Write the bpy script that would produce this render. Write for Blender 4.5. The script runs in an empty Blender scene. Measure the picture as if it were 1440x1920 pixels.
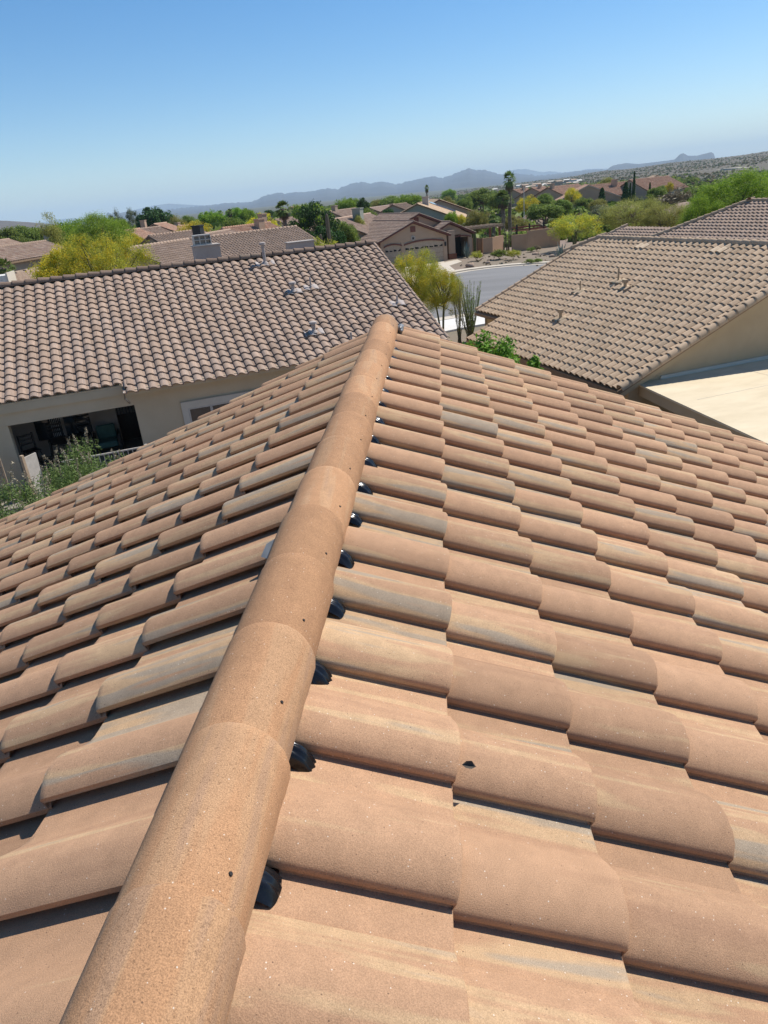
import bpy, math, random
import numpy as np
from mathutils import Vector, Matrix, noise as mnoise
random.seed(7); rng = np.random.default_rng(7)
scene = bpy.context.scene
COL = scene.collection

# ------------------------------------------------------------------ camera, world, sun
F_PX = 1338.57
CAM = np.array([0.4884, 0.0, 1.0395])
c_r = np.array([0.99417822, 0.06326709, -0.08721777])
c_u = np.array([0.05367014, 0.41112111, 0.90999942])
c_f = np.array([-0.09343008, 0.9093826, -0.4053321])
cam_d = bpy.data.cameras.new('camera'); cam = bpy.data.objects.new('camera', cam_d); COL.objects.link(cam)
cam_d.sensor_fit = 'VERTICAL'; cam_d.sensor_height = 36.0; cam_d.sensor_width = 27.0
cam_d.lens = 36.0 * F_PX / 1920.0
cam_d.clip_start = 0.05; cam_d.clip_end = 60000
M = Matrix.Identity(4)
for i in range(3):
    M[i][0] = c_r[i]; M[i][1] = c_u[i]; M[i][2] = -c_f[i]; M[i][3] = CAM[i]
cam.matrix_world = M
scene.camera = cam

SUN_AZ, SUN_EL = math.radians(49), math.radians(53)     # azimuth clockwise from +Y
world = bpy.data.worlds.new('World'); scene.world = world; world.use_nodes = True
wn = world.node_tree.nodes; wl = world.node_tree.links
bg = wn['Background']; bg.inputs['Strength'].default_value = 0.112
sky = wn.new('ShaderNodeTexSky'); sky.sky_type = 'NISHITA'; sky.sun_disc = False
sky.sun_elevation = SUN_EL; sky.sun_rotation = SUN_AZ; sky.altitude = 900
sky.air_density = 1.0; sky.dust_density = 0.5; sky.ozone_density = 3.0
hsv = wn.new('ShaderNodeHueSaturation'); hsv.inputs['Saturation'].default_value = 1.34; wl.new(sky.outputs[0], hsv.inputs['Color']); wl.new(hsv.outputs[0], bg.inputs['Color'])
sun_d = bpy.data.lights.new('sun', 'SUN'); sun_d.energy = 5.0; sun_d.angle = math.radians(0.5); sun_d.color = (1.0, 0.955, 0.89)
sun = bpy.data.objects.new('sun', sun_d); COL.objects.link(sun)
sdir = Vector((math.sin(SUN_AZ) * math.cos(SUN_EL), math.cos(SUN_AZ) * math.cos(SUN_EL), math.sin(SUN_EL)))
sun.rotation_euler = sdir.to_track_quat('Z', 'Y').to_euler()
sun.location = (0, 0, 30)
scene.view_settings.view_transform = 'Standard'; scene.view_settings.look = 'None'
scene.view_settings.gamma = 1.0; scene.view_settings.exposure = 0.22
scene.view_settings.use_curve_mapping = False
scene.cycles.max_bounces = 6; scene.cycles.diffuse_bounces = 3; scene.cycles.glossy_bounces = 3
scene.cycles.transmission_bounces = 4; scene.cycles.transparent_max_bounces = 6; scene.cycles.volume_bounces = 1

# ------------------------------------------------------------------ where a pixel of the photograph lies in the place
def ray(x, y): return c_f + c_r * (x - 720) / F_PX + c_u * (960 - y) / F_PX
def at_z(x, y, z):
    d = ray(x, y); return CAM + d * ((z - CAM[2]) / d[2])
def at_d(x, y, D):
    d = ray(x, y); return CAM + d * (D / math.hypot(d[0], d[1]))
def sstep(t): t = min(1.0, max(0.0, t)); return t * t * (3 - 2 * t)
def ground(x, y):
    k = sstep((y - 30) / 16)
    a = (1 - k) * 2 + k * -24; b = (1 - k) * 6 + k * -8
    z = -5.6 - 1.4 * sstep((x - a) / (b - a))
    d = math.hypot(x, y)
    return z - 1.2 * sstep((d - 150) / 500)

# ------------------------------------------------------------------ materials
def new_mat(name):
    m = bpy.data.materials.new(name); m.use_nodes = True
    nt = m.node_tree; b = nt.nodes['Principled BSDF']
    return m, nt, nt.nodes, nt.links, b
def nd(n, t, **k):
    x = n.new(t)
    for a, v in k.items(): setattr(x, a, v)
    return x
def ramp(n, stops, interp='LINEAR'):
    r = n.new('ShaderNodeValToRGB'); r.color_ramp.interpolation = interp
    e = r.color_ramp.elements
    while len(e) < len(stops): e.new(0.5)
    for s, (p, c) in zip(e, stops):
        s.position = p; s.color = (c[0], c[1], c[2], 1)
    return r
def mixc(n, l, fac, a, b, mode='MIX'):
    m = n.new('ShaderNodeMix'); m.data_type = 'RGBA'; m.blend_type = mode
    if isinstance(fac, (int, float)): m.inputs[0].default_value = fac
    else: l.new(fac, m.inputs[0])
    for i, v in ((6, a), (7, b)):
        if isinstance(v, tuple): m.inputs[i].default_value = (*v, 1)
        else: l.new(v, m.inputs[i])
    return m.outputs[2]
def mathn(n, l, op, a, b=None, clamp=False):
    m = n.new('ShaderNodeMath'); m.operation = op; m.use_clamp = clamp
    for i, v in ((0, a), (1, b)):
        if v is None: continue
        if isinstance(v, (int, float)): m.inputs[i].default_value = v
        else: l.new(v, m.inputs[i])
    return m.outputs[0]

def tile_mat(name, terra, dark, buff, grey, streak=1.0, spread=0.25, grit=1.0, rough=0.9, pits=0.25):
    m, nt, n, l, b = new_mat(name)
    uv = nd(n, 'ShaderNodeUVMap'); uv.uv_map = 'UVMap'
    info = nd(n, 'ShaderNodeObjectInfo'); at = nd(n, 'ShaderNodeAttribute', attribute_name='rnd')
    rnd = mathn(n, l, 'FRACT', mathn(n, l, 'ADD', info.outputs['Random'], at.outputs['Fac']))
    sep = nd(n, 'ShaderNodeSeparateXYZ'); l.new(uv.outputs[0], sep.inputs[0])
    cmb = nd(n, 'ShaderNodeCombineXYZ')
    l.new(mathn(n, l, 'MULTIPLY', sep.outputs[0], 15.0), cmb.inputs[0])
    l.new(mathn(n, l, 'MULTIPLY', sep.outputs[1], 1.3), cmb.inputs[1])
    l.new(mathn(n, l, 'MULTIPLY', rnd, 91.7), cmb.inputs[2])
    no = nd(n, 'ShaderNodeTexNoise'); no.inputs['Scale'].default_value = 1.0; no.inputs['Detail'].default_value = 2.5; no.inputs['Roughness'].default_value = .5
    l.new(cmb.outputs[0], no.inputs['Vector'])
    # how strongly this tile is flashed with buff and grey
    am = mathn(n, l, 'FRACT', mathn(n, l, 'MULTIPLY', rnd, 7.31))
    sig = mathn(n, l, 'ADD', no.outputs['Fac'], mathn(n, l, 'MULTIPLY', mathn(n, l, 'SUBTRACT', am, 0.5), spread))
    if streak == 0.9: sig = mathn(n, l, 'ADD', sig, mathn(n, l, 'MULTIPLY', mathn(n, l, 'LESS_THAN', sep.outputs[0], 0.112), 0.055))
    rp = ramp(n, [(0.22, dark), (0.40, terra), (0.53, terra), (0.58, buff), (0.62, buff), (0.665, grey), (0.73, grey), (0.80, terra)])
    l.new(sig, rp.inputs[0])
    base = mixc(n, l, streak, terra, rp.outputs[0])
    # per tile brightness
    br = mathn(n, l, 'ADD', mathn(n, l, 'MULTIPLY', mathn(n, l, 'FRACT', mathn(n, l, 'MULTIPLY', rnd, 13.7)), 0.26), 0.87)
    hs = nd(n, 'ShaderNodeHueSaturation'); l.new(base, hs.inputs['Color']); l.new(br, hs.inputs['Value'])
    # grit and specks
    c3 = nd(n, 'ShaderNodeCombineXYZ'); l.new(sep.outputs[0], c3.inputs[0]); l.new(sep.outputs[1], c3.inputs[1]); l.new(mathn(n, l, 'MULTIPLY', rnd, 31.0), c3.inputs[2])
    g1 = nd(n, 'ShaderNodeTexNoise'); g1.inputs['Scale'].default_value = 420; g1.inputs['Detail'].default_value = 3; g1.inputs['Roughness'].default_value = .75
    l.new(c3.outputs[0], g1.inputs['Vector'])
    g2 = nd(n, 'ShaderNodeTexNoise'); g2.inputs['Scale'].default_value = 22; g2.inputs['Detail'].default_value = 5; g2.inputs['Roughness'].default_value = .6
    l.new(c3.outputs[0], g2.inputs['Vector'])
    mul = mathn(n, l, 'ADD', mathn(n, l, 'MULTIPLY', g1.outputs['Fac'], 1.0 * grit), 1 - 0.5 * grit)
    mul2 = mathn(n, l, 'ADD', mathn(n, l, 'MULTIPLY', g2.outputs['Fac'], 0.42), 0.79)
    v = mixc(n, l, 1.0, hs.outputs[0], mathn(n, l, 'MULTIPLY', mul, mul2), 'MULTIPLY')
    vo = nd(n, 'ShaderNodeTexVoronoi'); vo.inputs['Scale'].default_value = 95; l.new(c3.outputs[0], vo.inputs['Vector'])
    spc = nd(n, 'ShaderNodeSeparateColor'); l.new(vo.outputs['Color'], spc.inputs[0])
    near = mathn(n, l, 'LESS_THAN', vo.outputs['Distance'], 0.13)
    wsp = mathn(n, l, 'MULTIPLY', near, mathn(n, l, 'GREATER_THAN', spc.outputs[0], 0.84))
    dsp = mathn(n, l, 'MULTIPLY', near, mathn(n, l, 'LESS_THAN', spc.outputs[0], 0.12))
    v3 = nd(n, 'ShaderNodeTexNoise'); v3.inputs['Scale'].default_value = 170; v3.inputs['Detail'].default_value = 4; v3.inputs['Roughness'].default_value = .8; l.new(c3.outputs[0], v3.inputs['Vector'])
    pf = ramp(n, [(0.36, (1, 1, 1)), (0.42, (0, 0, 0))]); l.new(v3.outputs['Fac'], pf.inputs[0])
    v = mixc(n, l, mathn(n, l, 'MULTIPLY', pf.outputs[0], 0.55 * pits), v, tuple(c * .35 for c in terra))
    v = mixc(n, l, mathn(n, l, 'MULTIPLY', wsp, 0.6), v, (0.78, 0.70, 0.58))
    v = mixc(n, l, mathn(n, l, 'MULTIPLY', dsp, 0.7), v, (0.10, 0.06, 0.04))
    # pale scuffs
    c4 = nd(n, 'ShaderNodeCombineXYZ'); l.new(mathn(n, l, 'MULTIPLY', sep.outputs[0], 60), c4.inputs[0]); l.new(mathn(n, l, 'MULTIPLY', sep.outputs[1], 14), c4.inputs[1]); l.new(mathn(n, l, 'MULTIPLY', rnd, 57.0), c4.inputs[2])
    sc = nd(n, 'ShaderNodeTexNoise'); sc.inputs['Scale'].default_value = 1; sc.inputs['Detail'].default_value = 6; sc.inputs['Roughness'].default_value = .7; sc.inputs['Distortion'].default_value = 1.0
    l.new(c4.outputs[0], sc.inputs['Vector'])
    scf = ramp(n, [(0.70, (0, 0, 0)), (0.78, (1, 1, 1))]); l.new(sc.outputs['Fac'], scf.inputs[0])
    v = mixc(n, l, mathn(n, l, 'MULTIPLY', scf.outputs[0], 0.35), v, (0.72, 0.62, 0.50))
    l.new(v, b.inputs['Base Color']); b.inputs['Roughness'].default_value = rough; b.inputs['Specular IOR Level'].default_value = 0.25
    bp = nd(n, 'ShaderNodeBump'); bp.inputs['Strength'].default_value = 0.55; bp.inputs['Distance'].default_value = 0.0022
    l.new(g1.outputs['Fac'], bp.inputs['Height']); l.new(bp.outputs[0], b.inputs['Normal'])
    return m

def noisy(name, c1, c2, scale=3.0, rough=0.9, bump=0.3, bscale=60, bdist=0.01, detail=6, spec=0.3, c3=None, stretch=None):
    m, nt, n, l, b = new_mat(name)
    tc = nd(n, 'ShaderNodeTexCoord'); src = tc.outputs['Object']
    if stretch:
        mp = nd(n, 'ShaderNodeMapping'); mp.inputs['Scale'].default_value = stretch; l.new(src, mp.inputs[0]); src = mp.outputs[0]
    no = nd(n, 'ShaderNodeTexNoise'); no.inputs['Scale'].default_value = scale; no.inputs['Detail'].default_value = detail; no.inputs['Roughness'].default_value = .62
    l.new(src, no.inputs['Vector'])
    st = [(0.3, c1), (0.7, c2)] if c3 is None else [(0.28, c1), (0.5, c2), (0.72, c3)]
    rp = ramp(n, st); l.new(no.outputs['Fac'], rp.inputs[0]); l.new(rp.outputs[0], b.inputs['Base Color'])
    b.inputs['Roughness'].default_value = rough; b.inputs['Specular IOR Level'].default_value = spec
    if bump > 0:
        nb = nd(n, 'ShaderNodeTexNoise'); nb.inputs['Scale'].default_value = bscale; nb.inputs['Detail'].default_value = 4
        l.new(src, nb.inputs['Vector'])
        bp = nd(n, 'ShaderNodeBump'); bp.inputs['Strength'].default_value = bump; bp.inputs['Distance'].default_value = bdist
        l.new(nb.outputs['Fac'], bp.inputs['Height']); l.new(bp.outputs[0], b.inputs['Normal'])
    return m

def leaf_mat(name, stops, trans=0.42, rough=0.6):
    m, nt, n, l, b = new_mat(name)
    geo = nd(n, 'ShaderNodeNewGeometry'); rp = ramp(n, stops)
    l.new(geo.outputs['Random Per Island'], rp.inputs[0])
    info = nd(n, 'ShaderNodeObjectInfo')
    hs = nd(n, 'ShaderNodeHueSaturation'); l.new(rp.outputs[0], hs.inputs['Color'])
    l.new(mathn(n, l, 'ADD', mathn(n, l, 'MULTIPLY', info.outputs['Random'], 0.3), 0.85), hs.inputs['Value'])
    l.new(mathn(n, l, 'ADD', mathn(n, l, 'MULTIPLY', info.outputs['Random'], 0.02), 0.49), hs.inputs['Hue'])
    l.new(hs.outputs[0], b.inputs['Base Color']); b.inputs['Roughness'].default_value = rough; b.inputs['Specular IOR Level'].default_value = .2
    tr = nd(n, 'ShaderNodeBsdfTranslucent'); l.new(hs.outputs[0], tr.inputs['Color'])
    mx = nd(n, 'ShaderNodeMixShader'); mx.inputs[0].default_value = trans
    l.new(b.outputs[0], mx.inputs[1]); l.new(tr.outputs[0], mx.inputs[2])
    l.new(mx.outputs[0], n['Material Output'].inputs['Surface'])
    return m
def plain(name, c, rough=0.6, metal=0.0, spec=0.4):
    m, nt, n, l, b = new_mat(name)
    no = nd(n, 'ShaderNodeTexNoise'); no.inputs['Scale'].default_value = 9; no.inputs['Detail'].default_value = 5
    tc = nd(n, 'ShaderNodeTexCoord'); l.new(tc.outputs['Object'], no.inputs['Vector'])
    rp = ramp(n, [(0.3, tuple(v * 0.86 for v in c)), (0.7, tuple(min(1, v * 1.1) for v in c))]); l.new(no.outputs['Fac'], rp.inputs[0])
    l.new(rp.outputs[0], b.inputs['Base Color'])
    b.inputs['Roughness'].default_value = rough; b.inputs['Metallic'].default_value = metal; b.inputs['Specular IOR Level'].default_value = spec
    return m

MT = {}
MT['own'] = tile_mat('terracotta_flashed_tile', (0.41, 0.244, 0.142), (0.345, 0.2, 0.118), (0.465, 0.31, 0.175), (0.345, 0.275, 0.195), 0.9, 0.16, 1.3)
MT['cap'] = tile_mat('sandy_ridge_cap', (0.41, 0.225, 0.115), (0.33, 0.175, 0.09), (0.43, 0.27, 0.15), (0.34, 0.23, 0.15), 0.45, 0.2, 2.0, pits=1.0)
MT['left'] = tile_mat('pinkish_brown_tile', (0.335, 0.24, 0.175), (0.285, 0.20, 0.145), (0.38, 0.275, 0.205), (0.31, 0.235, 0.185), 1.0, 0.3, 0.8)
MT['leftcap'] = tile_mat('brown_ridge_cap', (0.21, 0.145, 0.105), (0.17, 0.115, 0.085), (0.26, 0.18, 0.13), (0.21, 0.16, 0.12), 1.0, 0.3, 0.7)
MT['right'] = tile_mat('tan_tile', (0.47, 0.335, 0.215), (0.41, 0.29, 0.18), (0.52, 0.375, 0.245), (0.44, 0.33, 0.22), 1.0, 0.3, 0.7)
MT['far'] = tile_mat('brown_far_tile', (0.33, 0.235, 0.17), (0.27, 0.175, 0.13), (0.41, 0.29, 0.215), (0.31, 0.235, 0.19), 1.0, 0.6, 0.7)
MT['far2'] = tile_mat('orange_brown_far_tile', (0.44, 0.26, 0.17), (0.34, 0.19, 0.13), (0.50, 0.33, 0.23), (0.38, 0.26, 0.19), 1.0, 0.6, 0.7)
MT['pale'] = plain('pale_tan_tile', (0.66, 0.50, 0.33), 0.9)
MT['seal'] = plain('black_glossy_seal', (0.008, 0.008, 0.009), 0.2, 0.0, 0.4)
MT['mastic'] = plain('grey_foil_seal', (0.22, 0.22, 0.21), 0.45, 0.4)
MT['deck'] = plain('dark_underlay', (0.03, 0.027, 0.025), 0.95)
MT['stucco'] = noisy('beige_stucco', (0.50, 0.40, 0.265), (0.56, 0.455, 0.31), 1.2, 0.95, 0.5, 90, 0.006)
MT['stucco_r'] = noisy('tan_stucco', (0.44, 0.33, 0.20), (0.50, 0.385, 0.24), 1.2, 0.95, 0.5, 90, 0.006)
MT['stucco_g'] = noisy('brown_pink_stucco', (0.41, 0.29, 0.20), (0.46, 0.335, 0.235), 0.6, 0.95, 0.3, 60, 0.01)
MT['stucco_f'] = noisy('tan_far_stucco', (0.36, 0.27, 0.19), (0.42, 0.32, 0.23), 0.4, 0.95, 0.2, 30, 0.02)
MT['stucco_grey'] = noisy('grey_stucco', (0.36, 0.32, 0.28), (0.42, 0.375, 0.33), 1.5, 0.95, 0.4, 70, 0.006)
MT['stucco_green'] = noisy('grey_green_stucco', (0.27, 0.28, 0.23), (0.32, 0.33, 0.27), 0.5, 0.95, 0.2, 30, 0.01)
MT['trim'] = noisy('pale_trim_stucco', (0.56, 0.50, 0.40), (0.62, 0.56, 0.46), 2.0, 0.95, 0.4, 90, 0.005)
MT['maroon'] = plain('maroon_trim', (0.17, 0.065, 0.05), 0.8)
MT['brownwood'] = plain('brown_fascia', (0.23, 0.15, 0.09), 0.85)
MT['flat'] = noisy('cream_flat_roof_coating', (0.60, 0.49, 0.32), (0.70, 0.585, 0.40), 0.9, 0.85, 0.3, 25, 0.01, stretch=(1, 2.5, 1))
MT['dark'] = plain('dark_opening', (0.02, 0.018, 0.016), 0.8)
MT['glass'] = plain('dark_window_glass', (0.03, 0.035, 0.035), 0.06, 0.0, 0.9)
MT['white'] = plain('off_white_paint', (0.70, 0.66, 0.58), 0.6)
MT['ventwhite'] = plain('pinkish_white_lead_flashing', (0.42, 0.36, 0.32), 0.9)
MT['venttan'] = plain('tan_painted_vent', (0.43, 0.32, 0.20), 0.8)
MT['iron'] = plain('black_iron', (0.02, 0.02, 0.02), 0.5)
MT['fence'] = plain('beige_metal_railing', (0.50, 0.46, 0.40), 0.5)
MT['teal'] = plain('teal_cushion', (0.07, 0.15, 0.125), 0.9)
MT['paver'] = noisy('patio_concrete', (0.25, 0.21, 0.17), (0.31, 0.27, 0.22), 3, 0.9, 0.2, 30, .005)
MT['wood'] = plain('weathered_beam_wood', (0.40, 0.30, 0.20), 0.9)
MT['redwood'] = plain('red_brown_wood', (0.22, 0.09, 0.05), 0.9)
MT['garage'] = plain('tan_garage_door', (0.42, 0.33, 0.24), 0.7)
MT['solar'] = plain('blue_solar_glass', (0.10, 0.16, 0.28), 0.08, 0.2, 1.0)
MT['gravel'] = noisy('reddish_gravel', (0.17, 0.115, 0.085), (0.36, 0.255, 0.19), 2.2, 0.95, 0.9, 14, 0.05, 12, c3=(0.27, 0.19, 0.145))
MT['asphalt'] = noisy('worn_grey_asphalt', (0.16, 0.155, 0.148), (0.225, 0.218, 0.208), 0.25, 0.85, 0.3, 30, 0.01, 8, stretch=(0.15, 1.4, 1))
MT['concrete'] = noisy('pale_concrete', (0.50, 0.43, 0.33), (0.60, 0.53, 0.43), 0.8, 0.9, 0.2, 20, 0.01)
MT['conc_white'] = noisy('white_concrete', (0.62, 0.58, 0.52), (0.70, 0.67, 0.62), 0.8, 0.9, 0.2, 20, 0.01)
MT['wall_block'] = noisy('orange_tan_block_wall', (0.48, 0.30, 0.18), (0.54, 0.35, 0.22), 0.8, 0.95, 0.3, 20, 0.02)
MT['rock'] = noisy('tan_boulder', (0.30, 0.21, 0.15), (0.46, 0.34, 0.25), 2.0, 0.95, 0.6, 8, 0.05)
MT['bark'] = noisy('brown_bark', (0.10, 0.07, 0.05), (0.20, 0.15, 0.11), 6, 0.95, 0.6, 30, 0.02)
MT['palo_bark'] = noisy('green_brown_bark', (0.12, 0.12, 0.05), (0.20, 0.19, 0.09), 6, 0.9, 0.3, 30, 0.01)
MT['palm_bark'] = noisy('palm_bark', (0.14, 0.10, 0.075), (0.24, 0.18, 0.14), 6, 0.95, 0.6, 30, 0.02)
MT['cactus'] = noisy('saguaro_green', (0.07, 0.10, 0.04), (0.12, 0.155, 0.07), 4, 0.8, 0.3, 20, 0.02)
MT['cactus_brown'] = noisy('dry_saguaro', (0.12, 0.10, 0.065), (0.19, 0.15, 0.10), 4, 0.9, 0.3, 20, 0.02)
MT['agave'] = plain('blue_grey_agave', (0.15, 0.20, 0.18), 0.6)
MT['l_bright'] = leaf_mat('bright_green_leaf', [(0, (0.113, 0.208, 0.019)), (0.5, (0.213, 0.343, 0.029)), (1, (0.376, 0.499, 0.054))])
MT['l_mid'] = leaf_mat('mid_green_leaf', [(0, (0.103, 0.164, 0.029)), (0.5, (0.191, 0.263, 0.044)), (1, (0.321, 0.391, 0.081))])
MT['l_dark'] = leaf_mat('dark_green_leaf', [(0, (0.023, 0.058, 0.017)), (0.6, (0.05, 0.108, 0.024)), (1, (0.099, 0.198, 0.042))], 0.25)
MT['l_olive'] = leaf_mat('olive_leaf', [(0, (0.192, 0.192, 0.044)), (0.5, (0.307, 0.305, 0.07)), (1, (0.488, 0.451, 0.114))])
MT['l_grey'] = leaf_mat('grey_green_leaf', [(0, (0.09, 0.105, 0.06)), (0.5, (0.15, 0.173, 0.098)), (1, (0.255, 0.27, 0.165))])
MT['l_yg'] = leaf_mat('yellow_green_leaf', [(0, (0.257, 0.296, 0.031)), (0.5, (0.427, 0.449, 0.053)), (1, (0.642, 0.612, 0.079))])
MT['l_yellow'] = leaf_mat('yellow_blossom', [(0, (0.504, 0.378, 0.021)), (0.5, (0.651, 0.514, 0.032)), (1, (0.84, 0.693, 0.063))], 0.5)
MT['l_palm'] = leaf_mat('palm_green', [(0, (0.075, 0.128, 0.03)), (0.5, (0.135, 0.195, 0.045)), (1, (0.24, 0.3, 0.075))], 0.2)
MT['l_dead'] = leaf_mat('dead_frond', [(0, (0.16, 0.10, 0.06)), (1, (0.26, 0.17, 0.10))], 0.2)
MT['l_brown'] = leaf_mat('brown_scrub_leaf', [(0, (0.143, 0.111, 0.065)), (0.5, (0.221, 0.176, 0.104)), (1, (0.312, 0.26, 0.156))], 0.2)
MT['l_spike'] = leaf_mat('dry_pink_flower_spike', [(0, (0.26, 0.22, 0.14)), (1, (0.44, 0.38, 0.27))], 0.2)
MT['l_fresh'] = leaf_mat('fresh_green_leaf', [(0, (0.075, 0.164, 0.014)), (0.5, (0.135, 0.259, 0.023)), (1, (0.239, 0.396, 0.041))], 0.35)
MT['l_sage'] = leaf_mat('sage_leaf', [(0, (0.09, 0.144, 0.03)), (0.5, (0.144, 0.21, 0.054)), (1, (0.228, 0.3, 0.096))], .35)
MT['twig'] = plain('brown_twig', (0.16, 0.12, 0.08), 0.9)

# ------------------------------------------------------------------ object helpers
def link(o, parent=None):
    COL.objects.link(o)
    if parent is not None: o.parent = parent
    return o
def empty(name, label, cat, loc=(0, 0, 0), rz=0.0, group=None, kind=None):
    o = bpy.data.objects.new(name, None); o.location = loc; o.rotation_euler = (0, 0, rz); o.empty_display_size = .2
    link(o)
    if label: o['label'] = label
    if cat: o['category'] = cat
    if group: o['group'] = group
    if kind: o['kind'] = kind
    return o
def tag(o, label=None, cat=None, group=None, kind=None):
    for k, v in (('label', label), ('category', cat), ('group', group), ('kind', kind)):
        if v: o[k] = v
    return o
def mesh_np(name, V, Fq, mats, midx=None, uv=None, rnd=None, smooth=False, sharp=None):
    """V (n,3), Fq (m,3 or 4) uniform faces."""
    V = np.asarray(V, dtype=np.float32); Fq = np.asarray(Fq, dtype=np.int32)
    me = bpy.data.meshes.new(name); k = Fq.shape[1]
    me.vertices.add(len(V)); me.vertices.foreach_set('co', V.ravel())
    me.loops.add(Fq.size); me.loops.foreach_set('vertex_index', Fq.ravel())
    me.polygons.add(len(Fq)); me.polygons.foreach_set('loop_start', np.arange(0, Fq.size, k, dtype=np.int32))
    for m in (mats if isinstance(mats, (list, tuple)) else [mats]): me.materials.append(m)
    if midx is not None: me.polygons.foreach_set('material_index', np.asarray(midx, dtype=np.int32))
    if smooth is not False:
        s = np.ones(len(Fq), dtype=bool) if smooth is True else np.asarray(smooth, dtype=bool)
        me.polygons.foreach_set('use_smooth', s)
    if uv is not None:
        ul = me.uv_layers.new(name='UVMap'); ul.data.foreach_set('uv', np.asarray(uv, dtype=np.float32)[Fq.ravel()].ravel())
    if rnd is not None:
        a = me.attributes.new('rnd', 'FLOAT', 'FACE'); a.data.foreach_set('value', np.asarray(rnd, dtype=np.float32))
    me.update(calc_edges=True)
    if sharp: me.set_sharp_from_angle(angle=math.radians(sharp))
    return me
class MB:
    """collects boxes, bars, prisms into one mesh"""
    def __init__(s): s.v = []; s.f = []; s.uv = None
    def add(s, V, F):
        o = len(s.v); s.v += [tuple(p) for p in V]; s.f += [tuple(i + o for i in f) for f in F]; return s
    def box(s, x0, x1, y0, y1, z0, z1):
        return s.add([(x0, y0, z0), (x1, y0, z0), (x1, y1, z0), (x0, y1, z0), (x0, y0, z1), (x1, y0, z1), (x1, y1, z1), (x0, y1, z1)],
                     [(3, 2, 1, 0), (4, 5, 6, 7), (0, 1, 5, 4), (1, 2, 6, 5), (2, 3, 7, 6), (3, 0, 4, 7)])
    def prism(s, poly, h, axis=None):
        """poly: list of 3-D points (planar), extruded by vector h"""
        n = len(poly); P = [Vector(p) for p in poly]; h = Vector(h)
        nv = Vector((0, 0, 0))
        for i in range(n): nv += P[i].cross(P[(i + 1) % n])
        F = [tuple(range(n))[::-1], tuple(range(n, 2 * n))] + [(i, (i + 1) % n, n + (i + 1) % n, n + i) for i in range(n)]
        if nv.dot(h) < 0: F = [tuple(reversed(f)) for f in F]
        return s.add([tuple(p) for p in P] + [tuple(p + h) for p in P], F)
    def tube(s, pts, rad, n=6):
        P = [Vector(p) for p in pts]; R = rad if isinstance(rad, (list, tuple)) else [rad] * len(P)
        o = len(s.v); up = Vector((0, 0, 1))
        for i, p in enumerate(P):
            d = (P[min(i + 1, len(P) - 1)] - P[max(i - 1, 0)]).normalized()
            a = d.cross(up if abs(d.z) < .95 else Vector((1, 0, 0))).normalized(); b = d.cross(a)
            for k in range(n):
                t = 2 * math.pi * k / n; s.v.append(tuple(p + (a * math.cos(t) + b * math.sin(t)) * R[i]))
        for i in range(len(P) - 1):
            for k in range(n):
                s.f.append((o + i * n + k, o + (i + 1) * n + k, o + (i + 1) * n + (k + 1) % n, o + i * n + (k + 1) % n))
        s.f.append(tuple(o + k for k in range(n))); s.f.append(tuple(o + (len(P) - 1) * n + k for k in range(n))[::-1])
        return s
    def build(s, name, mat, parent=None, smooth=False, bevel=0):
        me = bpy.data.meshes.new(name); me.from_pydata(s.v, [], s.f); me.materials.append(mat)
        if smooth: me.polygons.foreach_set('use_smooth', [True] * len(me.polygons))
        me.update()
        o = bpy.data.objects.new(name, me); link(o, parent)
        if bevel:
            b = o.modifiers.new('b', 'BEVEL'); b.width = bevel; b.segments = 2; b.limit_method = 'ANGLE'
        return o

# ------------------------------------------------------------------ tiles
W, E = 0.30, 0.3326
T_LIFT = 0.026
# across-tile profile (v along the tile's width, h height), pan -> steep wall -> barrel -> lip
PROF_R = [(-0.105, 0.004), (-0.06, 0.001), (0.004, 0.000), (0.007, 0.009), (0.001, 0.011), (0.000, 0.022), (0.006, 0.031), (0.022, 0.044), (0.050, 0.057), (0.085, 0.062), (0.115, 0.058),
          (0.145, 0.049), (0.172, 0.035), (0.195, 0.020), (0.214, 0.011)]
PROF_L = [(0.045, 0.000), (0.046, 0.020), (0.025, 0.021), (0.002, 0.020), (0.000, 0.034), (0.008, 0.041), (0.030, 0.052), (0.055, 0.060), (0.080, 0.062), (0.110, 0.057), (0.138, 0.045), (0.162, 0.030), (0.186, 0.015), (0.210, 0.005), (0.235, 0.001),
          (0.290, 0.000), (0.355, -0.001)]
PROF_LO = [(-0.09, 0.0), (0.0, 0.0), (0.004, 0.034), (0.035, 0.055), (0.085, 0.067), (0.14, 0.055), (0.185, 0.026), (0.212, 0.010)]
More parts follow.
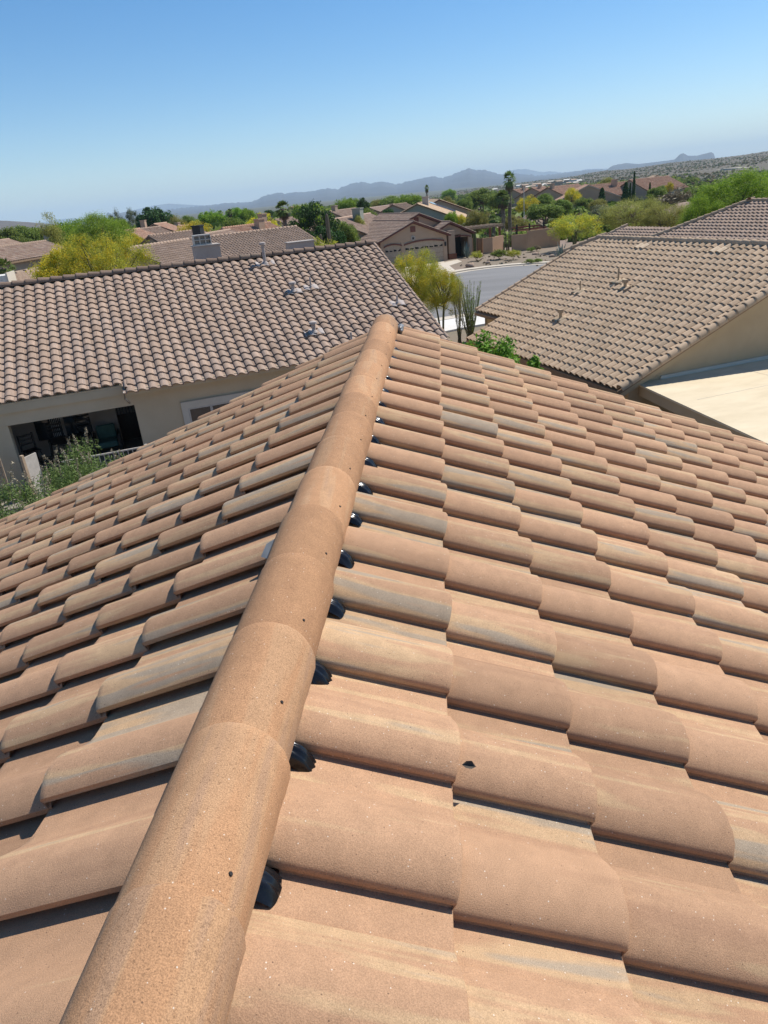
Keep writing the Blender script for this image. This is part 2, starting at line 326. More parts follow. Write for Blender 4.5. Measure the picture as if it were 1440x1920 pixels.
def tile_template(prof, mirror=False, up_len=E + 0.010, nl=3, th=0.020, chip=0.0, seed=0, lo=False, lift=T_LIFT):
    """returns V, F, UV of one tile; X downslope (nose at x=0), Y across, Z off the roof plane"""
    r = np.random.default_rng(seed); k = len(prof)
    arc = [0.0]
    for q in range(1, k): arc.append(arc[-1] + math.hypot(prof[q][0] - prof[q - 1][0], prof[q][1] - prof[q - 1][1]))
    xs = np.concatenate([np.linspace(-up_len, -0.02, nl), [-0.004, 0.0]]) if not lo else np.array([-up_len, 0.0])
    V = []; U = []
    for i, x in enumerate(xs):
        for q_, (v, h) in enumerate(prof):
            z = h + lift * (1 + x / E) + 0.004
            dx = 0; dz = 0
            if not lo and i == len(xs) - 1: dz = -0.0035
            if chip and i >= len(xs) - 2: dx = float(r.normal(0, chip))
            V.append((x + dx, v, z + dz)); U.append((arc[q_], x))
    nt = len(V); nx = len(xs)
    # underside row along nose and lips
    Fs = []; Sm = []
    for i in range(nx - 1):
        for j in range(k - 1):
            Fs.append((i * k + j, (i + 1) * k + j, (i + 1) * k + j + 1, i * k + j + 1)); Sm.append(True)
    b0 = len(V)
    for j, (v, h) in enumerate(prof):   # nose face
        x, y, z = V[(nx - 1) * k + j]; V.append((x, y, z)); U.append((arc[j], x))
    for j, (v, h) in enumerate(prof):
        x, y, z = V[(nx - 1) * k + j]; V.append((x - 0.003, y, z - th + 0.002)); U.append((arc[j], x + .02))
    for j in range(k - 1):
        Fs.append((b0 + j, b0 + k + j, b0 + k + j + 1, b0 + j + 1)); Sm.append(False)
    # lip faces on both long sides
    for side in (0, k - 1):
        b1 = len(V)
        for i in range(nx):
            x, y, z = V[i * k + side]; V.append((x, y, z)); U.append((y, x))
        for i in range(nx):
            x, y, z = V[i * k + side]; V.append((x, y + (0.002 if side == 0 else -0.002), z - 0.013)); U.append((y + .02, x))
        for i in range(nx - 1):
            q = (b1 + i, b1 + nx + i, b1 + nx + i + 1, b1 + i + 1)
            Fs.append(q if side == 0 else q[::-1]); Sm.append(False)
    V = np.array(V); Fs = np.array(Fs); U = np.array(U)
    if mirror:
        V = V * np.array([-1, 1, 1]); Fs = Fs[:, ::-1]
    return V, Fs, U, np.array(Sm)

def rot_xz(a):       # tilt so that X runs down the slope by angle a
    return np.array([[math.cos(a), 0, math.sin(a)], [0, 1, 0], [-math.sin(a), 0, math.cos(a)]])

def tile_slope(house, O, a, cells, prof, mat, n_parts, mirror=False, lo_prof=None, key=None, first_len=None, deck=True, deck_parent=None, jit=1.0, variants=3, lift=T_LIFT, th=.02):
    """cells: list of (i course, j row, s nose distance, v row offset). Local frame of the house; O = slope origin (ridge line point).
    The n_parts cells that show largest are objects, the rest one joined part."""
    sg = -1 if mirror else 1
    R = rot_xz(a)
    def world_of(s, v):
        p = np.array([sg * s * math.cos(a), v, -s * math.sin(a)]) + O
        return p
    mw = house.matrix_basis.copy()
    def vis(c):
        p = world_of(c[2] - E / 2, c[3] + W / 2); w = mw @ Vector(p)
        d = np.array(w) - CAM; z = d @ c_f
        if z < 0.1: return 1e9
        x = 720 + F_PX * (d @ c_r) / z; y = 960 - F_PX * (d @ c_u) / z
        out = max(0, -x - 60, x - 1500, y - 1990)
        return float(np.linalg.norm(d)) + (1000 if out > 0 else 0)
    cells = sorted(cells, key=vis)
    parts, rest = cells[:n_parts], cells[n_parts:]
    hi = [tile_template(prof, mirror, nl=4, chip=0.0016, seed=q, lift=lift, th=th) for q in range(variants)]
    mes = [mesh_np('roof_tile', t[0], t[1], mat, uv=t[2], smooth=t[3], sharp=42) for t in hi]
    short = None
    if first_len:
        t = tile_template(prof, mirror, up_len=first_len, nl=4, seed=9, lift=lift, th=th); short = mesh_np('roof_tile', t[0], t[1], mat, uv=t[2], smooth=t[3], sharp=42)
    for (i, j, s, v) in parts:
        me = short if (first_len and i == 1) else mes[random.randrange(variants)]
        o = bpy.data.objects.new('roof_tile', me)
        p = world_of(s + random.gauss(0, 0.0035) * jit, v + random.gauss(0, 0.0018) * jit)
        o.location = p; o.rotation_euler = (random.gauss(0, .006) * jit, sg * a + random.gauss(0, .005) * jit, random.gauss(0, .004) * jit)
        link(o, deck_parent or house)
    if rest:
        t = tile_template(lo_prof or prof, mirror, nl=2, lo=bool(lo_prof), th=th, lift=lift)
        V0, F0, U0, S0 = t; N = len(rest)
        Rm = R if not mirror else np.diag([-1, 1, 1]) @ R @ np.diag([-1, 1, 1])
        P = np.array([world_of(c[2] + random.gauss(0, .002), c[3] + random.gauss(0, .0015)) for c in rest])
        VV = (V0 @ Rm.T)[None] + P[:, None, :] + rng.normal(0, .001, (N, 1, 3))
        FF = F0[None] + (np.arange(N) * len(V0))[:, None, None]
        me = mesh_np('roof_tiles', VV.reshape(-1, 3), FF.reshape(-1, 4), mat, uv=np.tile(U0, (N, 1)), rnd=np.repeat(rng.random(N), len(F0)), smooth=np.tile(S0, N), sharp=42)
        o = bpy.data.objects.new('roof_tiles', me); o['kind'] = 'stuff'; link(o, house)

def cap_mesh(name, mat, L=0.40, r0=0.112, r1=0.128, n=14, th=0.015, seed=0, flat=1.0):
    """half barrel; narrow end at y=0, wide nose at y=L; centre on y axis"""
    r = np.random.default_rng(seed)
    V = []; U = []; ys = [0, L * .3, L * .6, L * .9, L - .012, L]
    for y in ys:
        rr = r0 + (r1 - r0) * y / L
        if y == L: rr -= .006
        for k in range(n + 1):
            t = math.pi * (-.08 + 1.16 * k / n)
            V.append((-math.cos(t) * rr, y + r.normal(0, .0008), math.sin(t) * rr * flat)); U.append((t * rr, y))
    k = n + 1; F = []; S = []
    for i in range(len(ys) - 1):
        for j in range(n): F.append((i * k + j, (i + 1) * k + j, (i + 1) * k + j + 1, i * k + j + 1)[::-1]); S.append(True)
    b = len(V)
    for j in range(k): V.append(V[(len(ys) - 1) * k + j]); U.append(U[(len(ys) - 1) * k + j])
    for j in range(k):
        x, y, z = V[b + j]; V.append((x * (1 - th / r1), y - .002, z * (1 - th / r1) - .002)); U.append((U[b + j][0], y + .02))
    for j in range(n): F.append((b + j, b + k + j, b + k + j + 1, b + j + 1)[::-1]); S.append(False)
    # inner face
    c = len(V)
    for y in (0, L):
        rr = r0 + (r1 - r0) * y / L - th
        for q in range(k):
            t = math.pi * (-.08 + 1.16 * q / n); V.append((-math.cos(t) * rr, y, math.sin(t) * rr * flat - .001)); U.append((0, y))
    for j in range(n): F.append((c + j, c + k + j, c + k + j + 1, c + j + 1)); S.append(True)
    return mesh_np(name, V, F, mat, uv=U, smooth=S)

def cap_row(house, mes, A, B, step, part='ridge_cap', limit=300, tilt=0.035, parent=None):
    """caps from A towards B; wide noses face A -> laid so each next laps the one before (narrow end towards B)"""
    A = Vector(A); B = Vector(B); d = (A - B); Ltot = d.length; d.normalize()
    n = int(Ltot / step) + 1
    out = []
    q = Vector((0, 1, 0)).rotation_difference(d)
    # keep the cap upright: build frame
    y = d; x = y.cross(Vector((0, 0, 1))).normalized(); z = x.cross(y)
    R = Matrix((x, y, z)).transposed()
    for i in range(n):
        o = bpy.data.objects.new(part, mes[i % len(mes)])
        p = A - d * (step * (i + 1) - 0.02)
        Rt = R @ Matrix.Rotation(tilt + random.gauss(0, .004), 3, 'X') @ Matrix.Rotation(random.gauss(0, .012), 3, 'Z')
        o.matrix_basis = Matrix.Translation(p + z * random.gauss(0, .0015)) @ Rt.to_4x4()
        link(o, parent or house); out.append(o)
    return out

# ------------------------------------------------------------------ own house
aO = 0.3882
own = empty('tile_roof_house', 'flashed terracotta tile gable roof seen from its ridge in the foreground', 'house', (0, 0, -5.6))
ZB = 5.6
yR0, yL0 = 0.8852, 1.1281
cellsR = [(i, j, 0.145 + i * E, yR0 + (j) * W) for i in range(1, 15) for j in range(-7, 18)]
cellsL = [(i, j, 0.1317 + i * E, yL0 + (j) * W) for i in range(1, 17) for j in range(-8, 16)]
# deck below the tiles (two sloping boards), its parts are the tiles
def own_deck():
    mb = MB()
    for sg, n in ((1, 15), (-1, 17)):
        s1 = 0.145 + n * E - .3
        p = [(0, -1.6, ZB - .02), (sg * s1 * math.cos(aO), -1.6, ZB - .02 - s1 * math.sin(aO)), (sg * s1 * math.cos(aO), 6.08, ZB - .02 - s1 * math.sin(aO)), (0, 6.08, ZB - .02)]
        mb.prism(p, (0, 0, -.10))
    return mb.build('roof', MT['deck'], own)
roof_own = own_deck()
RP = np.array([0, 0, ZB])
tile_slope(own, RP, aO, cellsR, PROF_R, MT['own'], 165, first_len=E + .055, deck_parent=roof_own, lift=.027, th=.023)
tile_slope(own, RP, aO, cellsL, PROF_L, MT['own'], 135, mirror=True, first_len=E + .065, deck_parent=roof_own, lift=.027, th=.023)
# ridge caps
caps = [cap_mesh('ridge_cap', MT['cap'], r0=.104, r1=.109, seed=q) for q in range(4)]
cl = cap_row(own, caps, (.030, 5.93, ZB + .030), (.030, -1.6, ZB + .030), 0.352, tilt=0.015)
nail = MB().tube([(0, 0, -.004), (0, 0, .0015)], [.0045, .0035], 7)
nail_me = None
for c in cl:
    for (nx_, ny_) in ((0.09, 0.12),):
        if nail_me is None:
            o = nail.build('nail', MT['deck'], c); nail_me = o.data
        else:
            o = bpy.data.objects.new('nail', nail_me); link(o, c)
        yy = ny_ + random.gauss(0, .012); rr = .104 + .005 * yy / .4; t = random.gauss(.62, .06)
        o.location = (math.cos(t) * rr, yy, math.sin(t) * rr); o.rotation_euler = (0, math.pi / 2 - t, 0)
# rake tiles along the far gable edge
def rake_tile_mesh(mat):
    return cap_mesh('rake_tile', mat, L=E + .05, r0=.052, r1=.060, n=8, th=.012)
def rake_row(house, me, O, a, s0, n, v, sg=1, zoff=.055, part='rake_tile', parent=None):
    out = []
    for i in range(n):
        s = s0 + (i + 1) * E
        d = Vector((sg * math.cos(a), 0, -math.sin(a))); nrm = Vector((sg * math.sin(a), 0, math.cos(a)))
        p = Vector(O) + d * (s - E - .05) + Vector((0, v, 0)) + nrm * (zoff)
        y = d; z = nrm; x = y.cross(z)
        R = Matrix((x, y, z)).transposed() @ Matrix.Rotation(.05, 3, 'X')
        o = bpy.data.objects.new(part, me); o.matrix_basis = Matrix.Translation(p) @ R.to_4x4(); link(o, parent or house); out.append(o)
    return out
rk = rake_tile_mesh(MT['own'])
rake_row(own, rk, RP, aO, 0.145, 14, 6.11, 1, .022)
rake_row(own, rk, RP, aO, 0.13, 16, 5.955, -1, .0)
# black membrane bulging from below the caps in each pan
def seal_mesh(seed):
    V = []; U = []; ns = 11; nv = 15; r = random.Random(seed)
    for i in range(ns):
        f = i / (ns - 1); s = .105 + (.058 + .010 * math.sin(seed)) * f
        for j in range(nv):
            q = j / (nv - 1); v = -.088 + .094 * q
            arch = math.sin(math.pi * min(1, q * 1.05)) ** .7
            z = .003 + .038 * (1 - f) ** .8 * (.45 + .55 * arch) + .010 * math.sin(math.pi * f) * arch + .0030 * math.sin(q * 24 + f * 2 + seed) + r.gauss(0, .0006)
            V.append((s * math.cos(aO) + z * math.sin(aO) + .012 * arch * f, v, z * math.cos(aO) - s * math.sin(aO))); U.append((v, s))
    F = [(i * nv + j, (i + 1) * nv + j, (i + 1) * nv + j + 1, i * nv + j + 1) for i in range(ns - 1) for j in range(nv - 1)]
    return mesh_np('ridge_seal', V, F, MT['seal'], uv=U, smooth=True)
sms = [seal_mesh(q) for q in range(4)]
for j in range(-4, 18):
    o = bpy.data.objects.new('ridge_seal', sms[(j * 7) % 4]); o.location = (random.gauss(0, .006), yR0 + j * W, ZB + random.gauss(0, .002)); o.scale = (1, random.uniform(.5, 1.06), random.uniform(.7, 1.2)); link(o, own)
# same membrane peeping out on the left side
mb = MB()
mb.add([(-.07, 1.90, ZB + .055), (-.105, 1.93, ZB + .05), (-.11, 2.03, ZB + .045), (-.07, 2.05, ZB + .06), (-.09, 1.98, ZB + .07)], [(0, 1, 4), (1, 2, 4), (2, 3, 4), (3, 0, 4)])
mb.build('ridge_seal', MT['mastic'], own, True)
# grey mastic lump under the last cap on the right
def blob(name, mat, parent, loc, sc, seed=0, rough=.18, sub=3):
    import bmesh
    bm = bmesh.new(); bmesh.ops.create_icosphere(bm, subdivisions=sub, radius=1)
    for v in bm.verts:
        f = 1 + rough * mnoise.noise(v.co * 1.6 + Vector((seed * 7.3, 0, 0))) * 2
        v.co *= f
    me = bpy.data.meshes.new(name); bm.to_mesh(me); bm.free(); me.materials.append(mat)
    me.polygons.foreach_set('use_smooth', [True] * len(me.polygons))
    o = bpy.data.objects.new(name, me); o.location = loc; o.scale = sc; link(o, parent); return o
blob('end_seal', MT['mastic'], own, (.150, 5.98, ZB + .020), (.035, .085, .03), 3)
# walls below
mb = MB(); mb.box(-4.9, 4.4, -1.5, 5.85, 0, 3.4); mb.build('wall', MT['stucco'], own)
mb = MB(); mb.prism([(-4.9, 5.85, 3.4), (4.4, 5.85, 3.4), (0, 5.85, ZB - .15)], (0, .1, 0)); mb.build('gable_wall', MT['stucco'], own)
# dried leaf lying on a tile
mb = MB(); mb.add([(0, 0, 0), (.012, .012, .012), (.03, .014, .018), (.052, 0, .006), (.03, -.014, .016), (.012, -.012, .010), (.026, 0, .003)],
                  [(0, 6, 1), (1, 6, 2), (2, 6, 3), (3, 6, 4), (4, 6, 5), (5, 6, 0)])
lf = mb.build('dried_leaf', plain('dried_leaf_brown', (.07, .055, .04), .8), None, True)
s_ = .56; lf.scale = (.62, .62, .62); lf.location = (.482, 1.200, -.108); lf.rotation_euler = (.55, aO, .15)
tag(lf, 'small curled dark dried leaf lying on a terracotta roof tile', 'leaf')

# ------------------------------------------------------------------ left neighbour
phiL, aL = 1.156, 0.398
OL = np.array([-13.185, 22.863, -0.6046])
GL = -5.6
hl = empty('tile_roof_house', 'beige stucco neighbour house with pinkish brown tile roof and shaded patio', 'house', (OL[0], OL[1], GL), -phiL)
bpy.context.view_layer.update()
hl.matrix_basis = Matrix.Translation((OL[0], OL[1], GL)) @ Matrix.Rotation(-phiL, 4, 'Z')
zr = OL[2] - GL
s_first = 1.5 * E
mb = MB()
rs = 20.0 * E
for sg in (1, -1):
    mb.prism([(0, 2.92, zr - .03), (sg * rs * math.cos(aL), 2.92, zr - .03 - rs * math.sin(aL)), (sg * rs * math.cos(aL), 12.35, zr - .03 - rs * math.sin(aL)), (0, 12.35, zr - .03)], (0, 0, -.10))
    r2_ = 19.0 * E
    mb.prism([(0, -4, zr - .03), (sg * r2_ * math.cos(aL), -4, zr - .03 - r2_ * math.sin(aL)), (sg * r2_ * math.cos(aL), 2.92, zr - .03 - r2_ * math.sin(aL)), (0, 2.92, zr - .03)], (0, 0, -.10))
roof_l = mb.build('roof', MT['stucco'], hl)
cells = []
for n in range(-13, 42):
    rows = 20 if n >= 10 else 19
    for k in range(1, rows + 1):
        s = k * E + .17
        if n < 10 and k == 19: s -= .12
        cells.append((k + 1, n, s, n * W - .085))
tile_slope(hl, np.array([0, 0, zr]), aL, cells, PROF_LO, MT['left'], 300, lo_prof=PROF_LO, deck_parent=roof_l, jit=.7, variants=2, lift=.042, th=.036)
capl = [cap_mesh('ridge_cap', MT['leftcap'], L=.43, r0=.10, r1=.125, n=8, seed=3)]
cap_row(hl, capl, (0, -4, zr + .03), (0, 12.5, zr + .03), .385, tilt=.05)
rkl = rake_tile_mesh(MT['left'])
rake_row(hl, rkl, (0, 0, zr), aL, .05, 20, 12.42, 1, .045)
# edge tiles at the step of the eave
rake_row(hl, rkl, (0, 0, zr), aL, 18.9 * E, 1, 9.95 * W - .06, 1, .03, part='edge_tile')
# back slope, plainly corrugated
def corrugated(run_s, a, L, Wv=0.30, Es=0.3326, hi=0.06, mat=None, mirror=False, lift=.05):
    """courses of waves, X downslope from 0, Y 0..L ; returns V,F,UV,rnd"""
    ncol = max(1, int(round(L / Wv))); nr = max(1, int(round(run_s / Es)))
    vs = []; 
    for c in range(ncol):
        for (q, h) in ((0.0, 0.0), (0.02, .55), (0.3, 1.0), (0.62, .25), (0.72, 0.0)): vs.append((c * Wv + q * Wv, h * hi))
    vs.append((ncol * Wv, 0))
    vs = np.array(vs); k = len(vs); V = []; U = []; F = []; R = []
    ca, sa = math.cos(a), math.sin(a); sg = -1 if mirror else 1
    for r in range(nr):
        b = len(V)
        for (s, z) in ((r * Es - .02, 0.0), ((r + 1) * Es, lift)):
            for (v, h) in vs:
                zz = h + z; V.append((sg * (s * ca + zz * sa), v, -s * sa + zz * ca)); U.append((v, s))
        # nose
        b2 = len(V)
        for (v, h) in vs:
            s = (r + 1) * Es; V.append((sg * (s * ca + (h + lift) * sa), v, -s * sa + (h + lift) * ca)); U.append((v, s))
        for (v, h) in vs:
            s = (r + 1) * Es - .004; zz = h - .005; V.append((sg * (s * ca + zz * sa), v, -s * sa + zz * ca)); U.append((v, s))
        rn = np.random.default_rng(r * 131 + ncol).random(ncol + 1)
        for j in range(k - 1):
            F.append((b + j, b + k + j, b + k + j + 1, b + j + 1)); R.append(rn[j // 5])
            F.append((b2 + j, b2 + k + j, b2 + k + j + 1, b2 + j + 1)); R.append(rn[j // 5])
    F = np.array(F)
    if mirror: F = F[:, ::-1]
    return np.array(V), F, np.array(U), np.array(R)
def corr_obj(name, parent, loc, run_s, a, L, mat, mirror=False, Wv=.3, Es=.3326, mask=None, kind='stuff'):
    V, F, U, R = corrugated(run_s, a, L, Wv, Es, mirror=mirror)
    if mask is not None:
        cen = V[F].mean(axis=1); keep = mask(np.abs(cen[:, 0]), cen[:, 1]); F = F[keep]; R = R[keep]
    o = bpy.data.objects.new(name, mesh_np(name, V, F, mat, uv=U, rnd=R)); o.location = loc; link(o, parent)
    if kind: o['kind'] = kind
    return o
corr_obj('back_roof_tiles', hl, (0, -4, zr + .0), rs, aL, 16.5, MT['left'], mirror=True)
# walls, patio
XW = 5.75; ZE = zr - rs * math.sin(aL)     # eave height above ground
top = zr - (XW) * math.tan(aL) - .16
def bx(name, mat, *a, parent=hl, bevel=0): mb = MB(); mb.box(*a); return mb.build(name, mat, parent, bevel=bevel)
zf = 0.12
bx('wall', MT['stucco'], XW - .2, XW, 3.02, 12.3, 0, top)                    # wall right of the patio
bx('pillar', MT['stucco'], XW - .35, XW, -.95, -.22, 0, top - .5)
bx('pillar', MT['stucco'], XW - .35, XW, -4.0, -3.5, 0, top - .5)
bx('beam', MT['stucco'], XW - .35, XW + .02, -4.0, 3.02, top - .5, top)
bx('soffit', MT['stucco'], XW, XW + .40, 2.9, 12.4, top - .06, top + .0)
bx('fascia', MT['stucco'], XW + .02, XW + .08, -4.0, 2.85, top - .16, top + .035)
bx('fascia', MT['stucco'], XW + .40, XW + .46, 2.9, 12.4, top - .12, top + .02)
bx('patio_floor', MT['paver'], -.5, 7.2, -4, 3.3, 0, zf)
bx('patio_ceiling', MT['stucco'], 2.6, XW - .02, -4, 3.0, top - .16, top - .08)
# back wall of the patio, with window
zb = -OL[2] * 0
def zz(z): return z + zr      # local z relative to the ridge -> above ground
mb = MB(); X0 = 2.6
w0, w1, z0, z1 = 0.0, 1.60, zz(-4.42), zz(-3.55)
mb.box(X0, 2.9, -4.0, w0, zf, top - .1); mb.box(X0, 2.9, w1, 2.40, zf, top - .1); mb.box(X0, 2.9, w0, w1, zf, z0); mb.box(X0, 2.9, w0, w1, z1, top - .1)
mb.build('patio_wall', MT['stucco_grey'], hl)
wd = bx('patio_window', MT['stucco_grey'], 2.82, 2.87, w0, w1, z0, z0 + .05)
bx('pane', MT['glass'], 2.80, 2.82, w0, w1, z0, z1, parent=wd)
for y in np.arange(w0 + .45, w0 + .85, .05): bx('blind_slat', MT['white'], 2.823, 2.83, y, y + .018, z0 + .1, z1, parent=wd)
bx('mullion', MT['stucco_grey'], 2.83, 2.88, .78, .84, z0, z1, parent=wd)
bx('pilaster', MT['stucco_grey'], 2.9, 3.1, 2.05, 2.40, zf, top - .1); bx('side_wall', MT['stucco_grey'], 2.9, XW - .35, -1.05, -.95, zf, top - .1)
dr = bx('security_door', MT['iron'], 2.55, 2.62, 2.40, 3.02, zf, zz(-4.05))
for q in range(7): bx('bar', MT['iron'], 2.62, 2.64, 2.42 + q * .09, 2.435 + q * .09, zf, zz(-3.65), parent=dr)
bx('transom_rail', MT['iron'], 2.61, 2.65, 2.40, 3.02, zz(-4.06), zz(-4.02), parent=dr)
# window on the right wall
wy0, wy1, wz0, wz1 = 4.42, 6.9, zz(-4.75), zz(-3.42)
fr = MB(); fr.box(XW, XW + .05, wy0 - .17, wy1 + .17, wz1, wz1 + .19); fr.box(XW, XW + .05, wy0 - .17, wy0, wz0, wz1); fr.box(XW, XW + .05, wy1, wy1 + .17, wz0, wz1); fr.box(XW, XW + .05, wy0 - .17, wy1 + .17, wz0 - .17, wz0)
wf = fr.build('window', MT['trim'], hl)
bx('pane', MT['glass'], XW + .004, XW + .012, wy0, wy1, wz0, wz1, parent=wf)
mb = MB(); mb.box(XW + .012, XW + .035, wy0, wy1, wz1 - .05, wz1); mb.box(XW + .012, XW + .035, wy0, wy0 + .05, wz0, wz1 - .05); mb.box(XW + .012, XW + .035, wy0 + .62, wy0 + .69, wz0, wz1 - .05); mb.box(XW + .012, XW + .035, wy0 + 1.7, wy0 + 1.77, wz0, wz1 - .05)
mb.build('sash', MT['fence'], wf)
bx('sill_line', MT['stucco_grey'], XW + .05, XW + .065, wy0 - .17, wy1 + .17, wz1 + .185, wz1 + .20, parent=wf)
# gable end wall
mb = MB(); mb.box(-5.7, XW, 12.1, 12.3, 0, top); mb.prism([(-XW, 12.1, top), (XW, 12.1, top), (0, 12.1, zr - .15)], (0, .2, 0)); mb.build('wall', MT['stucco'], hl)
mb = MB(); mb.box(-XW, -XW + .2, -3.8, 12.3, 0, top); mb.build('wall', MT['stucco'], hl)
mb = MB()
for sg in (1, -1): mb.prism([(0, 12.36, zr - .06), (sg * rs * math.cos(aL), 12.36, zr - .06 - rs * math.sin(aL)), (sg * rs * math.cos(aL), 12.36, zr - .24 - rs * math.sin(aL)), (0, 12.36, zr - .24)], (0, .05, 0))
mb.build('barge_board', MT['brownwood'], hl)
# downspout at the step
mb = MB(); mb.tube([(XW + .5, 2.84, top), (XW + .48, 2.84, top - .2), (XW + .12, 2.92, top - .4)], .03); mb.build('downspout', MT['fence'], hl, True)
# roof vents on this roof
def on_slope(s, v, h=0.0, a=aL, z=zr, sg=1): return Vector((sg * (s * math.cos(a) + h * math.sin(a)), v, z - s * math.sin(a) + h * math.cos(a)))
def lead_flash(parent, s, v, w, l, mat, a=aL, z=zr, sg=1):
    V = []; U = []; nu = 17; nl_ = 5
    for i in range(nl_):
        for j in range(nu):
            q = j / (nu - 1); vv = v + (q - .5) * w
            f = ((vv / W) % 1.0) * W
            h = np.interp(f, [0, .03, .085, .15, .215, .30], [.045, .06, .072, .055, .03, .025]) + .02
            p = on_slope(s + (i / (nl_ - 1) - .5) * l, vv, h + .01, a, z, sg); V.append(tuple(p)); U.append((0, 0))
    F = [(i * nu + j, (i + 1) * nu + j, (i + 1) * nu + j + 1, i * nu + j + 1) for i in range(nl_ - 1) for j in range(nu - 1)]
    me = mesh_np('flashing', V, F, mat, uv=U, smooth=True)
    o = bpy.data.objects.new('flashing', me); link(o, parent)
    sd = o.modifiers.new('s', 'SOLIDIFY'); sd.thickness = .012; return o
def vent(name, parent, s, v, h, r, cap, mat, w=.5, l=.36, a=aL, z=zr, tilt=0):
    mb = MB(); b = on_slope(s, v, .06, a, z)
    mb.tube([b, b + Vector((tilt, 0, .07)), b + Vector((tilt, 0, .075))], [r * 2.0, r * 1.25, r], 12)
    mb.tube([b + Vector((0, 0, .05)), b + Vector((0, 0, h))], r, 12)
    if cap == 'T': mb.tube([b + Vector((0, 0, h - .03)), b + Vector((0, 0, h + .015)), b + Vector((0, 0, h + .02)), b + Vector((0, 0, h + .08)), b + Vector((0, 0, h + .10))], [r, r * 1.1, r * 2.1, r * 2.0, r * 1.0], 14)
    o = mb.build(name, mat, parent, False)
    f = lead_flash(o, s, v, w, l, mat, a, z)
    return o
vw = 0.33
vent('flue_pipe', hl, .62, 27.4 * W, .60, .055, 'T', MT['ventwhite'], .66, .34)
vent('roof_vent', hl, 2.74, 28.8 * W, .22, .06, 'T', MT['ventwhite'], .6, .3)
vent('vent_pipe', hl, 2.62, 30.9 * W, .33, .03, '', MT['ventwhite'], .5, .32)
vent('vent_pipe', hl, 4.35, 38.9 * W, .26, .03, '', MT['ventwhite'], .62, .34)
vent('roof_vent', hl, 5.30, 28.6 * W, .24, .06, 'T', MT['ventwhite'], .6, .34)
vent('vent_pipe', hl, 6.22, 31.6 * W, .35, .03, '', MT['ventwhite'], .5, .3)
# chimney boxes behind the ridge
ch = bx('chimney', MT['stucco_grey'], -1.75, -.95, 6.10, 7.0, zr - 1.2, zr + .52)
bx('chimney_rim', MT['stucco_grey'], -1.79, -.91, 6.07, 7.03, zr + .52, zr + .56, parent=ch)
mb = MB()
mb.box(-1.62, -1.1, 6.15, 6.75, zr + .56, zr + .60); mb.box(-1.62, -1.1, 6.15, 6.75, zr + .86, zr + .90)
for y in (6.15, 6.34, 6.54, 6.72): mb.box(-1.62, -1.1, y, y + .03, zr + .60, zr + .86)
mb.box(-1.62, -1.1, 6.18, 6.72, zr + .72, zr + .745)
mb.build('chimney_cage', MT['fence'], ch)
bx('chimney_flue', MT['stucco_grey'], -1.55, -1.2, 6.2, 6.7, zr + .56, zr + .86, parent=ch)
ch2 = bx('chimney', MT['stucco_grey'], -1.6, -1.0, 9.5, 10.45, zr - 1.2, zr + .30)
bx('chimney_rim', MT['stucco_grey'], -1.63, -.97, 9.47, 10.48, zr + .30, zr + .33, parent=ch2)

# things on the patio (world positions through the house frame)
HLM = Matrix.Translation((OL[0], OL[1], GL)) @ Matrix.Rotation(-phiL, 4, 'Z')
def hlw(x, y, z): return HLM @ Vector((x, y, z))
def bar_chair(lab, x, y, rz):
    p = hlw(x, y, zf); e = empty('bar_chair', lab, 'chair', p, -phiL + rz, 'dark bar chairs on the shaded patio')
    MB().box(-.2, .2, -.2, .2, .62, .66).build('seat', MT['iron'], e)
    mb = MB()
    for q in (.80, .92, 1.04): mb.box(-.2, -.17, -.2, .2, q, q + .05)
    mb.box(-.21, -.16, -.22, -.18, .62, 1.12); mb.box(-.21, -.16, .18, .22, .62, 1.12); mb.build('backrest', MT['iron'], e)
    for sx in (-1, 1):
        for sy in (-1, 1): MB().tube([(sx * .17, sy * .17, .62), (sx * .22, sy * .22, 0)], .015).build('leg', MT['iron'], e)
    MB().tube([(.2, .2, .22), (.2, -.2, .22), (-.2, -.2, .22), (-.2, .2, .22), (.2, .2, .22)], .01).build('footrest', MT['iron'], e)
bar_chair('dark bar chair nearest the left pillar of the patio', 4.3, -.05, .5)
bar_chair('dark bar chair below the middle of the patio window', 3.5, .55, 0)
bar_chair('dark bar chair at the right end of the patio window', 3.5, 1.35, -.2)
p = hlw(4.1, .9, zf); tb = empty('patio_table', 'round dark table among bar chairs on the shaded patio', 'table', p, -phiL)
MB().tube([(0, 0, .68), (0, 0, .72)], .42, 20).build('tabletop', MT['iron'], tb)
MB().tube([(0, 0, 0), (0, 0, .68)], .04).build('pedestal', MT['iron'], tb); MB().tube([(0, 0, 0), (0, 0, .03)], .25, 12).build('base', MT['iron'], tb)
p = hlw(3.6, 2.0, zf); ac = empty('armchair', 'teal cushioned armchair against the back wall of the patio', 'chair', p, -phiL)
MB().box(-.3, .3, -.28, .28, .2, .38).build('seat', MT['teal'], ac, bevel=.04); MB().box(-.38, -.25, -.28, .28, .3, .78).build('backrest', MT['teal'], ac, bevel=.05)
mb = MB()
for sy in (-1, 1): mb.box(-.35, .35, sy * .36 - .03, sy * .36 + .03, 0, .58)
mb.build('armrest', MT['iron'], ac)
